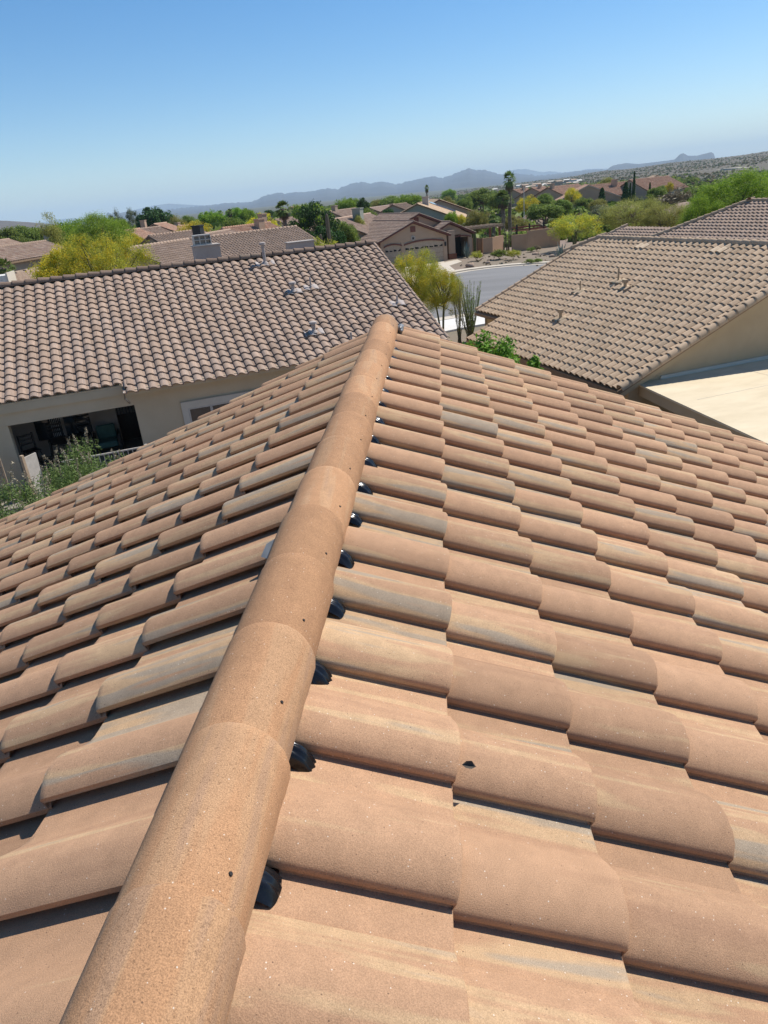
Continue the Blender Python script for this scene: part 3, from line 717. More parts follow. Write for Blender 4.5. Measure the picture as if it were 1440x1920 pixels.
# railing
p = hlw(6.9, 0, 0); rl = empty('metal_railing', 'beige metal railing with thin vertical bars before the shaded patio', 'railing', p, -phiL)
MB().box(-.02, .02, .95, 3.05, 1.0, 1.035).build('top_rail', MT['fence'], rl)
MB().box(-.02, .02, .95, 3.05, .12, .15).build('bottom_rail', MT['fence'], rl)
bar_me = None
for q in range(17):
    y = 1.02 + q * .122
    if bar_me is None:
        o = MB().box(-.009, .009, -.009, .009, .15, 1.0).build('bar', MT['fence'], rl); bar_me = o.data
    else: o = bpy.data.objects.new('bar', bar_me); link(o, rl)
    o.location = (0, y, 0)
MB().box(-.03, .03, 3.05, 3.12, 0, 1.08).build('post', MT['fence'], rl)
p = hlw(6.6, .05, 0); gp = empty('wooden_gate', 'pale weathered board gate standing ajar beside the patio pillar', 'gate', p, -phiL + .9)
MB().box(-.02, .02, 0, .42, .1, 1.22).build('board_panel', MT['fence'], gp); MB().box(-.04, .04, -.08, 0, 0, 1.3).build('post', MT['wood'], gp)
p = hlw(6.8, -.9, 0); lt = empty('lattice_panel', 'diamond lattice screen at the left edge below the patio pillar', 'lattice', p, -phiL)
mb = MB()
for q in range(-9, 12):
    for sg in (1, -1):
        y0_ = q * .12; a0 = Vector((0, y0_, .2)); b0 = Vector((0, y0_ + sg * 1.1, 1.3))
        def clip(a, b):
            t0, t1 = 0.0, 1.0
            d = b.y - a.y
            for lim, s2 in ((-.8, 1), (.42, -1)):
                fa = (a.y - lim) * s2; fb = (b.y - lim) * s2
                if fa < 0 and fb < 0: return None
                if fa < 0: t0 = max(t0, fa / (fa - fb))
                if fb < 0: t1 = min(t1, fa / (fa - fb))
            return (a.lerp(b, t0), a.lerp(b, t1)) if t1 - t0 > .02 else None
        c = clip(a0, b0)
        if c: mb.tube([c[0] + Vector((sg * .006, 0, 0)), c[1] + Vector((sg * .006, 0, 0))], .014, 4)
lat = mb.build('slat', MT['wood'], lt); lat['kind'] = 'stuff'
MB().box(-.025, .025, -.85, .46, 1.3, 1.36).build('top_rail', MT['wood'], lt)
MB().box(-.025, .025, .42, .46, 0, 1.3).build('post', MT['wood'], lt)
#@@PART2
# ------------------------------------------------------------------ right neighbour
phiR, aR = -0.403, 0.3948
GR = -6.95
QR = np.array([5.135, 19.695, -4.413]); upR = np.array([math.cos(phiR), -math.sin(phiR), 0])
sR_ = 23.04 * E
OR = QR + upR * sR_ * math.cos(aR); zrR = QR[2] + sR_ * math.sin(aR) - GR
hr = empty('tile_roof_house', 'tan stucco neighbour house with pale tan tile roof and cream flat patio cover', 'house', (OR[0], OR[1], GR), math.pi - phiR)
HRM = Matrix.Translation((OR[0], OR[1], GR)) @ Matrix.Rotation(math.pi - phiR, 4, 'Z'); hr.matrix_basis = HRM
ca, sa, ta = math.cos(aR), math.sin(aR), math.tan(aR)
def sl(X, Y): return (X, Y, zrR - .03 - abs(X) * ta)
mb = MB()
mb.prism([sl(0, .2), sl(sR_ * ca, .2), sl(sR_ * ca, -31.4 * W), sl(18.3 * E * ca, -31.4 * W), sl(18.3 * E * ca, -38.7 * W), sl(2.6 * E * ca, -39.4 * W), sl(0, -37 * W)], (0, 0, -.1))
mb.prism([sl(0, .2), sl(-sR_ * ca, .2), sl(-sR_ * ca, -38 * W), sl(0, -37 * W)], (0, 0, -.1))
roof_r = mb.build('roof', MT['brownwood'], hr)
cells = []
for n in range(0, 39):
    for k in range(1, 24):
        if n > 31 and k > 18: continue
        if k <= n - 36: continue
        cells.append((k + 1, n, k * E - (.0 if k < 23 else .0), -n * W - .10))
tile_slope(hr, np.array([0, 0, zrR]), aR, cells, PROF_LO, MT['right'], 300, lo_prof=PROF_LO, deck_parent=roof_r, jit=.7, variants=2, lift=.030, th=.026)
capr = [cap_mesh('ridge_cap', MT['right'], L=.42, r0=.10, r1=.12, n=8, seed=5)]
cap_row(hr, capr, (0, -36.8 * W, zrR + .03), (0, .35, zrR + .03), .36, tilt=.05)
cap_row(hr, capr, (3.6 * E * ca, -39.6 * W, zrR - 3.6 * E * sa + .05), (0, -36.8 * W, zrR + .05), .36, tilt=.05, part='hip_cap')
rkr = cap_mesh('rake_tile', MT['right'], L=E + .06, r0=.115, r1=.135, n=10, th=.014)
rake_row(hr, rkr, (0, 0, zrR), aR, .0, 23, .27, 1, .045)
rake_row(hr, rkl if False else cap_mesh('rake_tile', MT['right'], L=E + .06, r0=.06, r1=.07, n=6), (0, 0, zrR), aR, 2.9 * E, 15, -38.9 * W, 1, .03)
corr_obj('back_roof_tiles', hr, (0, -37 * W, zrR), sR_, aR, 37.6 * W, MT['right'], mirror=True)
def bxr(name, mat, *a, parent=hr, bevel=0): mb = MB(); mb.box(*a); return mb.build(name, mat, parent, bevel=bevel)
XR = sR_ * ca - .45; topR = zrR - XR * ta - .16
bxr('wall', MT['stucco_r'], XR - .2, XR, -31 * W, -.13, 0, topR)
bxr('wall', MT['stucco_r'], 5.0, 5.2, -38.4 * W, -31 * W, 0, zrR - 5.2 * ta - .16)
bxr('wall', MT['stucco_r'], -3, 5.2, -38.4 * W, -38.4 * W + .2, 0, zrR - 5.2 * ta - .16)
mb = MB(); mb.prism([(-XR, -.13, 0), (XR, -.13, 0), (XR, -.13, topR), (0, -.13, zrR - .14), (-XR, -.13, topR)], (0, .18, 0)); mb.build('gable_wall', MT['stucco_r'], hr)
mb = MB()
for sg in (1, -1): mb.prism([(0, .05, zrR - .14), (sg * (sR_ * ca - .02), .05, zrR - .14 - (sR_ * ca - .02) * ta), (sg * (sR_ * ca - .02), .05, zrR - .28 - (sR_ * ca - .02) * ta), (0, .05, zrR - .28)], (0, .13, 0))
mb.build('barge_board', MT['stucco_r'], hr)
bxr('fascia', MT['brownwood'], sR_ * ca - .05, sR_ * ca - .01, -31 * W, .15, zrR - sR_ * sa - .26, zrR - sR_ * sa - .06)
# cream flat patio cover in front of the gable wall
zt = -4.36 - GR
mb = MB(); mb.prism([(-5, .06, zt - .05), (6.36, .06, zt - .05), (8.25, 11, zt - .05), (-5, 11, zt - .05)], (0, 0, .05)); pc = mb.build('patio_cover', MT['flat'], hr)
mb = MB(); mb.prism([(-5, .08, zt - .34), (6.31, .08, zt - .34), (8.20, 10.95, zt - .34), (-5, 10.95, zt - .34)], (0, 0, .285)); mb.build('fascia', MT['stucco_r'], pc)
for q, yy in enumerate((2.2, 4.9, 7.6)): bxr('seam', MT['trim'], -5, 6.2, yy, yy + .012, zt + .0015, zt + .004, parent=pc)
for q, xx in enumerate((3.2, .3)): bxr('seam', MT['trim'], xx, xx + .012, .1, 10.9, zt + .006, zt + .008, parent=pc)
bxr('parapet_flashing', MT['trim'], -4.6, 5.6, .055, .10, zt + .002, zt + .10, parent=pc)
bxr('post', MT['stucco_r'], 5.8, 6.1, 4.2, 4.5, 0, zt - .35); bxr('post', MT['stucco_r'], 5.8, 6.1, 9.6, 9.9, 0, zt - .35)
bxr('patio_beam', MT['dark'], 5.35, 5.6, .1, 10.8, zt - .62, zt - .345)
o = MB().tube([(6.28, .3, zt - .22), (6.32, 4.2, zt - .30)], .045).build('gutter_pipe', MT['iron'], hr, True)
def on_r(s_up, n, h=0):
    s = sR_ - s_up * E; return s, -n * W
for nm, n, su, h, r in (('vent_pipe', 20.3, 14.6, .42, .035), ('roof_vent', 17.6, 13.6, .26, .07), ('vent_pipe', 24, 11.9, .36, .025), ('roof_vent', 20.2, 6.9, .30, .07)):
    s, v = on_r(su, n); mb = MB(); b = on_slope(s, v, .05, aR, zrR)
    if nm == 'roof_vent':
        mb.tube([b, b + Vector((0, 0, h * .6))], r * .8, 10); mb.box(b.x - r, b.x + r, b.y - r * 1.2, b.y + r * 1.2, b.z + h * .6, b.z + h)
    else: mb.tube([b, b + Vector((0, 0, h))], r, 10)
    o = mb.build(nm, MT['venttan'], hr); lead_flash(o, s + .05, v, .55, .34, MT['venttan'], aR, zrR)
for nm, n, su, w in (('pale_tile', 26.4, 21.4, 2), ('pale_tile', 13.4, 21.5, 2)):
    for q in range(w):
        s, v = on_r(su, n - q); t = tile_template(PROF_LO, False, nl=3); me = mesh_np('pale_tile', t[0], t[1], MT['pale'], uv=t[2], smooth=t[3])
        o = bpy.data.objects.new('pale_tile', me); kk = round(s / E); o.location = (kk * E * ca + .02, -round(n - q) * W - .1, zrR - kk * E * sa + .022); o.rotation_euler = (0, aR, 0); link(o, roof_r)
        o['label'] = 'pale cream replacement tile'

# house behind it on the right: hip roof
def tri_roof_house(): pass
P1 = at_d(1120, 447, 44); 
A4 = at_d(1405, 378, 47); B4 = at_d(1480, 374, 43)
h4 = empty('tile_roof_house', 'house with pinkish tan hip tile roof rising behind the pale tan roof at right', 'house', (A4[0], A4[1], -6.9), math.pi - phiR)
z4 = A4[2] + 6.9
a4 = aR
mask = lambda X, Y: (Y > 3.6 - 1.0 * X + .0) 
mb = MB(); Lh = 12
mb.prism([(0, 0, z4 - .03), (7.4, -6.2, z4 - .03 - 7.4 * ta), (7.4, Lh, z4 - .03 - 7.4 * ta), (0, Lh, z4 - .03)], (0, 0, -.1))
mb.prism([(0, 0, z4 - .03), (-7.4, -6.2, z4 - .03 - 7.4 * ta), (-7.4, Lh, z4 - .03 - 7.4 * ta), (0, Lh, z4 - .03)], (0, 0, -.1))
mb.prism([(0, 0, z4 - .035), (7.4, -6.2, z4 - .035 - 7.4 * ta), (-7.4, -6.2, z4 - .035 - 7.4 * ta)], (0, 0, -.1))
mb.build('roof', MT['brownwood'], h4)
corr_obj('roof_tiles', h4, (0, -6.3, z4), 8.0, a4, Lh + 6.3, MT['left'], mask=lambda X, Y: Y > 6.25 - X * 6.2 / 7.4)
corr_obj('back_roof_tiles', h4, (0, -6.3, z4), 8.0, a4, Lh + 6.3, MT['left'], mirror=True, mask=lambda X, Y: Y > 6.25 - X * 6.2 / 7.4)
cap_row(h4, capr, (7.4, -6.2, z4 + .06 - 7.4 * ta), (0, 0, z4 + .06), .36, part='hip_cap', tilt=.05)
cap_row(h4, capr, (-7.4, -6.2, z4 + .06 - 7.4 * ta), (0, 0, z4 + .06), .36, part='hip_cap', tilt=.05)
cap_row(h4, capr, (0, -.1, z4 + .04), (0, Lh, z4 + .04), .36, tilt=.05)
MB().box(-6.9, 6.9, -5.7, Lh - .3, 0, z4 - 6.9 * ta - .15).build('wall', MT['stucco_r'], h4)
# lower hip wing in front
w4 = corr_obj('wing_roof_tiles', h4, (2.2, -9.4, z4 - 1.15), 5.6, a4, 6.5, MT['left'], mask=lambda X, Y: Y > 1.6 - X * .6)
cap_row(h4, capr, (5.0, -9.2, z4 - 1.15 - 3.0 * ta), (2.2, -7.8, z4 - 1.1), .36, part='hip_cap', tilt=.05)
mb = MB(); mb.box(2.9, 6.6, -8.9, -5.8, 0, z4 - 1.2 - 4.4 * ta); mb.build('wing_wall', MT['stucco_r'], h4)

# ------------------------------------------------------------------ generic gable houses
def gable_roof(parent, x, y0, y1, zr_, hw, a, mat, xl=None, xr=None, barge=None, caps=None, Wv=.3, Es=.3326, sides=(1, -1)):
    """ridge along Y at (x, zr_)"""
    for sg in sides:
        run = (xr if sg > 0 else xl) or hw
        s = run / math.cos(a)
        mb = MB(); mb.prism([(x, y0, zr_ - .03), (x + sg * run, y0, zr_ - .03 - run * math.tan(a)), (x + sg * run, y1, zr_ - .03 - run * math.tan(a)), (x, y1, zr_ - .03)], (0, 0, -.14))
        mb.build('roof', barge or MT['brownwood'], parent)
        corr_obj('roof_tiles', parent, (x, y0 - .02, zr_), s, a, y1 - y0 + .04, mat, mirror=sg < 0, Wv=Wv, Es=Es)
    mb = MB()
    n = max(2, int((y1 - y0) / .4))
    for i in range(n):
        ya = y0 + (y1 - y0) * i / n; yb = y0 + (y1 - y0) * (i + 1) / n + .03
        mb.tube([(x, ya, zr_ + .02), (x, yb, zr_ + .045)], [.10, .12], 8)
    o = mb.build('ridge_caps', mat, parent, True); o['kind'] = 'stuff'
def far_house(label, p1, p2, zrh, hw, wall, tiles, a=.39, chim=(), wins=(), ground_z=None, Wv=.3, barge=None, oh=.4, group=None, D=None):
    """p1,p2: pixels of the ridge ends; zrh: ridge height above the ground there (or D: distance of p1, p2)"""
    if D: A = at_d(p1[0], p1[1], D[0]); B = at_d(p2[0], p2[1], D[1]); zr_ = (A[2] + B[2]) / 2; gz = ground_z if ground_z is not None else zr_ - zrh
    else:
        gz = ground_z; A = at_z(p1[0], p1[1], gz + zrh); B = at_z(p2[0], p2[1], gz + zrh)
    dx, dy = B[0] - A[0], B[1] - A[1]; L = math.hypot(dx, dy); rz = math.atan2(dy, dx) - math.pi / 2
    e = empty('far_house', label, 'house', (A[0], A[1], gz), rz, group)
    h = zrh
    gable_roof(e, 0, 0, L, h, hw, a, tiles, barge=barge, Wv=Wv, Es=Wv * 1.11)
    wx = hw - oh; wt = h - wx * math.tan(a) - .17
    mb = MB(); mb.prism([(-wx, oh * .6, 0), (wx, oh * .6, 0), (wx, oh * .6, wt), (0, oh * .6, h - .18), (-wx, oh * .6, wt)], (0, L - oh * 1.2, 0)); mb.build('wall', wall, e)
    for (y, x, w, dpt, hh, m) in chim:
        c = MB().box(x - dpt / 2, x + dpt / 2, y - w / 2, y + w / 2, h - abs(x) * math.tan(a) - 1.0, h + hh).build('chimney', m, e)
        MB().box(x - dpt / 2 - .07, x + dpt / 2 + .07, y - w / 2 - .07, y + w / 2 + .07, h + hh, h + hh + .12).build('chimney_cap', m, c)
    for (face, u, w, z0, z1) in wins:
        mbf, mbp = MB(), MB()
        if face in 'lr':
            s = 1 if face == 'r' else -1; x0 = s * wx; a_, b_ = sorted((x0 + s * .01, x0 + s * .06))
            mbf.box(a_, b_, u - .1, u, z0 - .1, z1 + .1); mbf.box(a_, b_, u + w, u + w + .1, z0 - .1, z1 + .1); mbf.box(a_, b_, u, u + w, z1, z1 + .1); mbf.box(a_, b_, u, u + w, z0 - .1, z0)
            a2, b2 = sorted((x0 + s * .01, x0 + s * .03)); mbp.box(a2, b2, u, u + w, z0, z1)
        else:
            y0 = oh * .6 if face == 'f' else L - oh * .6; s = -1 if face == 'f' else 1; a_, b_ = sorted((y0 + s * .01, y0 + s * .06))
            mbf.box(u - .1, u, a_, b_, z0 - .1, z1 + .1); mbf.box(u + w, u + w + .1, a_, b_, z0 - .1, z1 + .1); mbf.box(u, u + w, a_, b_, z1, z1 + .1); mbf.box(u, u + w, a_, b_, z0 - .1, z0)
            a2, b2 = sorted((y0 + s * .01, y0 + s * .03)); mbp.box(u, u + w, a2, b2, z0, z1)
        f = mbf.build('window', MT['trim'], e); mbp.build('pane', MT['glass'], f)
    return e, L

# garage house across the street
phiG = -.40
hg = empty('garage_house', 'pinkish tan house with maroon trim, twin arched garage doors and front porch', 'house', (1.2, 91.4, -7.02), .40)
zG = 7.02
def bxg(name, mat, *a, parent=hg): return MB().box(*a).build(name, mat, parent)
gable_roof(hg, -3.64, -.45, 14.5, zG - 2.15, 4.6, .388, MT['far'], barge=MT['maroon'])
gable_roof(hg, -1.12, 4, 19, zG - 1.5, 6.0, .388, MT['far'], barge=MT['maroon'])
gable_roof(hg, 1.85, 1.5, 8, zG - 2.73, 3.2, .43, MT['far'], xl=1.55, xr=3.2, barge=MT['maroon'])
def gable_wall(x, y, zrr, hw, a, z0, mat, th=.2, name='wall'):
    mb = MB(); wt = zrr - hw * math.tan(a); mb.prism([(x - hw, y, z0), (x + hw, y, z0), (x + hw, y, wt), (x, y, zrr), (x - hw, y, wt)], (0, th, 0)); return mb.build(name, mat, hg)
gable_wall(-3.64, 0, zG - 2.38, 4.2, .388, 2.75, MT['stucco_g'])
bxg('wall', MT['stucco_g'], -7.84, -7.35, 0, .2, 0, 2.75); bxg('wall', MT['stucco_g'], -5.3, -4.85, 0, .2, 0, 2.75); bxg('wall', MT['stucco_g'], .08, .56, 0, .2, 0, 2.75)
bxg('wall', MT['stucco_g'], -7.84, -7.64, .2, 14, 0, 2.7); bxg('wall', MT['stucco_g'], .36, .56, .2, 5, 0, 2.7)
gable_wall(-1.12, 4.4, zG - 1.75, 5.4, .388, 0, MT['stucco_g'])
bxg('attic_vent', MT['maroon'], -4.0, -3.38, -.06, -.005, 3.7, 4.32); bxg('attic_vent', MT['maroon'], -1.75, -1.15, 4.34, 4.395, 4.5, 5.1)
# star medallion
mb = MB(); mb.tube([(-3.74, -.005, 3.02), (-3.74, -.05, 3.02)], .30, 16); md = mb.build('medallion', MT['stucco_grey'], hg)
mb = MB(); pts = []
for q in range(10):
    t = math.pi / 2 + q * math.pi / 5; r_ = .20 if q % 2 == 0 else .09; pts.append((-3.74 + r_ * math.cos(t), -.06, 3.02 + r_ * math.sin(t)))
mb.prism(pts, (0, -.02, 0)); mb.build('star', MT['iron'], md)
def arch(x0, x1, zs, rise, th, y, name='arch_trim', mat=MT['maroon'], n=10):
    lo, hi = [], []
    for i in range(n + 1):
        q = i / n; x = x0 + (x1 - x0) * q; z = zs + rise * (1 - (2 * q - 1) ** 2); lo.append((x, y, z)); hi.append((x, y, z + th))
    mb = MB()
    for i in range(n): mb.prism([lo[i], lo[i + 1], hi[i + 1], hi[i]], (0, -.08, 0))
    return mb.build(name, mat, hg)
arch(-7.45, -5.2, 2.3, .22, .16, -.005); arch(-4.95, .2, 2.3, .30, .16, -.005)
for (x0, x1, n_) in ((-7.35, -5.3, 4), (-4.85, .08, 8)):
    g = bxg('garage_door', MT['garage'], x0, x1, .05, .1, 0, 2.75)
    for zq in (.55, 1.1, 1.65): bxg('panel_line', MT['brownwood'], x0, x1, .044, .0495, zq, zq + .025, parent=g)
    w_ = (x1 - x0) / n_
    for i in range(n_):
        xa = x0 + w_ * i + .08; xb = x0 + w_ * (i + 1) - .08; s = (i % 4) / 3 * .22
        mb = MB(); mb.prism([(xa, .045, 1.78), (xb, .045, 1.78), (xb, .045, 1.83 + (s if i % 2 else .12)), (xa, .045, 1.83 + (.2 - s if i % 2 else .2))], (0, -.01, 0)); mb.build('pane', MT['dark'], g)
bxg('lantern', MT['iron'], .24, .42, -.14, -.01, 1.75, 2.2)
mb = MB(); mb.box(1.2, 2.05, .9, 1.5, .7, 3.35); mb.build('pillar', MT['stucco_g'], hg); bxg('pillar_base', MT['redwood'], 1.1, 2.15, .8, 1.6, 0, .7)
bxg('porch_door', MT['dark'], .7, 1.15, 4.2, 4.3, 0, 2.3)
mb = MB(); mb.prism([(.4, 1.9, 2.75), (3.35, 1.9, 2.75), (3.35, 1.9, 3.35), (1.85, 1.9, 4.02), (.4, 1.9, 3.4)], (0, .2, 0)); mb.build('porch_gable', MT['stucco_g'], hg)
arch(.45, 1.25, 2.55, .2, .15, 1.88); arch(2.1, 4.6, 2.3, .22, .14, 1.88)
mb = MB(); mb.prism([(3.3, 1.9, 2.4), (4.8, 1.9, 2.4), (4.8, 1.9, 2.55), (3.3, 1.9, 3.3)], (0, .2, 0)); mb.build('porch_wall', MT['stucco_g'], hg)
bxg('pillar', MT['stucco_g'], 4.3, 4.8, 1.9, 2.3, 0, 2.4); bxg('wall', MT['stucco_g'], 4.7, 4.9, 2.3, 14, 0, 2.4); bxg('porch_opening', MT['dark'], 2.2, 4.3, 4.2, 4.28, 0, 2.4)

Z0 = -7.0; ZL = -5.6
far_house('brown tile roof house at the left edge with a dark wall and wide window', (-60, 468), (86, 455), 4.6, 3.1, MT['stucco_f'], MT['far'], D=(80, 92), chim=(), wins=(('r', 6, 0.9, 1, 2), ('r', 26.5, 3.2, 1.0, 2.2),))
far_house('small gabled roof peeking above the left edge house roof', (-40, 455), (17, 449.5), 4.6, 4, MT['stucco_f'], MT['far'], D=(108, 118))
far_house('small tan roof house with a stepped chimney beside the olive brown tree', (92, 451), (118, 447), 4.4, 4, MT['stucco_f'], MT['far2'], D=(122, 132), chim=((.6, 0, 1.6, 1.2, 1.5, MT['stucco_grey']),))
e6, L6 = far_house('long pinkish brown tile roof house directly behind the neighbour ridge', (345, 448), (555.6, 427.5), 4.5, 7.2, MT['stucco_f'], MT['left'], D=(66, 72), chim=())
e6b, _ = far_house('brown tile roof behind the yellow blooming tree with low stepped ridges', (278, 441), (380, 432.5), 4.7, 6.5, MT['stucco_f'], MT['left'], D=(82, 86))
far_house('low brown hip wing left of the chimney cage', (236, 464), (352, 452), 4.0, 6.0, MT['stucco_f'], MT['left'], D=(58, 64))
far_house('tile roof with a dark square chimney and small gable peak', (384, 443.5), (430, 427.5), 4.9, 3.6, MT['stucco_f'], MT['far'], D=(74, 80), chim=((1.0, -1.0, .9, .8, .7, MT['iron']),))
far_house('orange brown tile roof with two pinkish chimneys behind the long roof', (415, 426), (507, 419.5), 4.7, 5, MT['stucco_f'], MT['far2'], D=(92, 98), chim=((5.2, 1.2, 1.0, .8, .5, MT['stucco_g']), (8.2, -1.0, .9, .7, 1.0, MT['stucco_g'])))
far_house('pale orange roof house below the dark round tree at left', (226, 433), (262, 429), 4.6, 6, MT['stucco_f'], MT['far2'], D=(120, 126), chim=((4, -3, .8, .8, .6, MT['stucco_g']),))
far_house('light orange hip roof with small chimney left of yellow shrub', (288, 420), (312, 418), 4.9, 7, MT['stucco_f'], MT['far2'], D=(140, 146), chim=((.5, -2, .9, .8, .7, MT['stucco_g']),))
far_house('dull brown roof between the two orange roofs at left', (240, 431), (300, 426), 4.3, 5, MT['stucco_f'], MT['far'], D=(130, 136))
far_house('small brown roof right of the yellow shrub far at left', (328, 424), (365, 421), 4.6, 5, MT['stucco_f'], MT['far2'], D=(160, 166), chim=((1, 0, .9, .8, .6, MT['stucco_g']),))
far_house('grey stone gabled house behind the fan palm trunk', (515, 412), (548, 408), 4.8, 5, MT['stucco_grey'], MT['far'], D=(128, 134), chim=((2, -2, 1, .9, .4, MT['iron']),))
far_house('small red brown roof above the dark green trees left of centre', (545, 388), (575, 385), 5.2, 5, MT['stucco_g'], MT['far2'], D=(240, 250))
far_house('brown roof house with a tall grey chimney behind the dry saguaro', (618, 412), (694, 401), 4.8, 6.5, MT['stucco_f'], MT['far'], D=(98, 112), chim=((6.0, 1.6, 1.3, 1.1, .9, MT['stucco_green']),))
far_house('pinkish roof with a small pale chimney beyond the grey chimney', (617, 396), (668, 391), 4.8, 5.5, MT['stucco_f'], MT['far'], D=(140, 150), chim=((2.2, 0, 1.0, .8, .8, MT['stucco_f']),))
far_house('low brown roof house right of the dark pine', (693, 391), (733, 383.5), 4.8, 6, MT['stucco_g'], MT['far'], D=(165, 180), chim=((10, 2, 1, .9, .2, MT['stucco_g']),))
far_house('dark roofed low building in front of the green trees', (736, 384), (762, 381), 4.6, 3.2, MT['stucco_green'], MT['leftcap'], D=(150, 156))
eS, LS = far_house('grey green gabled house with a row of solar panels', (800, 375), (782, 384), 5.0, 7.4, MT['stucco_green'], MT['right'], D=(146, 124), chim=((17, -1, 1.2, 1, .8, MT['stucco_grey']),))
# panels lie on the slope that faces right
def panels(e, s0, y0, nx_, ny_, zr_, a, wv=1.0, lv=1.6, sg=1):
    for i in range(nx_):
        for j in range(ny_):
            mb = MB(); s = s0 + i * (lv + .05); y = y0 + j * (wv + .04)
            P = [on_slope(s, y, .14, a, zr_, sg), on_slope(s + lv, y, .14, a, zr_, sg), on_slope(s + lv, y + wv, .14, a, zr_, sg), on_slope(s, y + wv, .14, a, zr_, sg)]
            mb.prism([tuple(p) for p in P], tuple((on_slope(0, 0, .04, a, 0, sg)) - on_slope(0, 0, 0, a, 0, sg))); mb.build('solar_panel', MT['solar'], e)
panels(eS, .9, 2.0, 3, 5, 5.0, .39, sg=-1)
panels(eS, .9, 2.0, 3, 5, 5.0, .39, sg=1)
eS2, LS2 = far_house('brown gabled house with solar panels near its peak behind the grey green one', (805, 369), (824, 378.5), 5.0, 8, MT['stucco_g'], MT['right'], D=(172, 150), barge=MT['maroon'])
panels(eS2, .4, 1, 2, 5, 5.0, .39, sg=1); panels(eS2, .4, 1, 2, 5, 5.0, .39, sg=-1)
# hillside houses at the right
far_house('leftmost gabled house of the row below the right hill', (962, 356), (990, 353), 4.8, 7, MT['stucco_f'], MT['far2'], D=(246, 252), chim=((4, 1, .9, .8, .8, MT['stucco_f']),))
far_house('second gabled house of the hill row, with a pointed front', (996, 352), (1022, 350), 4.8, 7, MT['stucco_g'], MT['far2'], D=(240, 246), chim=((3, 1, .9, .8, .7, MT['stucco_g']),), wins=(('r', 3, 1.2, 1, 2.2),))
far_house('wide brown roof with stepped gables left of the small yellow tree', (1026, 350), (1084, 346.5), 5.2, 8, MT['stucco_g'], MT['far2'], D=(228, 240), chim=((1, 1, 1.0, .9, .8, MT['stucco_g']),), wins=(('r', 6, 2.4, .2, 2.2),))
far_house('large brown gable fronted house beside the dark cypress', (1104, 349.5), (1096, 344), 5.8, 8.2, MT['stucco_g'], MT['far2'], D=(192, 212), wins=(('f', -5, 1.2, 1, 2.2), ('f', 2.5, 1.4, 1, 2.2)), barge=MT['trim'])
far_house('long reddish roof with a brown chimney behind the cypresses', (1104, 348), (1183, 340), 5.4, 6.5, MT['stucco_g'], MT['far2'], D=(205, 212), chim=((6.4, 1.5, 1.2, 1.0, .8, MT['stucco_g']),), wins=(('r', 5, 3.4, .1, 2.2), ('r', 12, 1.4, .8, 2)))
far_house('long reddish roof rightmost in the hill row with a grey green wall', (1180, 336), (1254, 331.5), 5.6, 7, MT['stucco_green'], MT['far2'], D=(205, 214), wins=(('r', 6, 1.6, 1, 2.2), ('r', 11, 2.2, 1, 2.2)))
far_house('tiny house with a pale roof on the slope above the hill row', (1222, 328), (1232, 330), 4.0, 4, MT['stucco_f'], MT['right'], D=(330, 320))

# ------------------------------------------------------------------ street, kerbs, yard
def sheet(name, poly, mat, dz, kind='structure', th=None):
    """flat polygon of pixel/world points laid on the ground, with thickness"""
    mb = MB(); P = [(p[0], p[1], dz) for p in poly]
    mb.prism(P, (0, 0, -(th or .3))); o = mb.build(name, mat); o['kind'] = kind; return o
zs = -7.0
farpx = [(780, 541), (820, 524), (850, 514), (880, 508.5), (920, 503.5), (960, 499.5), (1000, 497), (1040, 494.5), (1100, 490), (1200, 483)]
far_e = [at_z(x, y, zs)[:2] for x, y in farpx]
near_e = [at_z(x, y, zs)[:2] for x, y in [(1200, 560), (1040, 574), (960, 582), (905, 588), (860, 594), (818, 601), (760, 612), (700, 626)]]
lft = [(-24, 52), (-26, 72), (-14, 76)]
road = sheet('street', [tuple(p) for p in far_e] + [tuple(p) for p in near_e] + lft, MT['asphalt'], zs + .03)
def strip(name, pts, w, off, z0, h, mat):
    mb = MB(); n = len(pts); P = [Vector((p[0], p[1], 0)) for p in pts]
    Lp, Rp = [], []
    for i in range(n):
        d = (P[min(i + 1, n - 1)] - P[max(0, i - 1)]).normalized(); nn = Vector((-d.y, d.x, 0))
        Lp.append(P[i] + nn * off); Rp.append(P[i] + nn * (off + w))
    for i in range(n - 1):
        mb.prism([tuple(Lp[i] + Vector((0, 0, z0))), tuple(Lp[i + 1] + Vector((0, 0, z0))), tuple(Rp[i + 1] + Vector((0, 0, z0))), tuple(Rp[i] + Vector((0, 0, z0)))], (0, 0, h))
    o = mb.build(name, mat); o['kind'] = 'structure'; return o
strip('gutter', far_e, .7, -.35, zs - .1, .145, MT['concrete'])
strip('kerb', far_e, .35, .36, zs - .1, .25, MT['concrete'])
strip('sidewalk', far_e, 1.1, .72, zs - .1, .22, MT['concrete'])
strip('near_kerb', near_e, 1.0, -.1, zs - .1, .24, MT['concrete'])
strip('near_sidewalk', near_e, 3.4, .92, zs - .1, .22, MT['conc_white'])
dw = [tuple(at_z(x, y, zs)[:2]) for x, y in [(757, 500), (832, 491), (858, 511), (775, 540)]]
sheet('driveway', dw, MT['concrete'], zs + .06)
pw = [tuple(at_z(x, y, zs)[:2]) for x, y in [(834, 492), (858, 487.5), (866, 491), (842, 499)]]
sheet('path', pw, MT['concrete'], zs + .05)
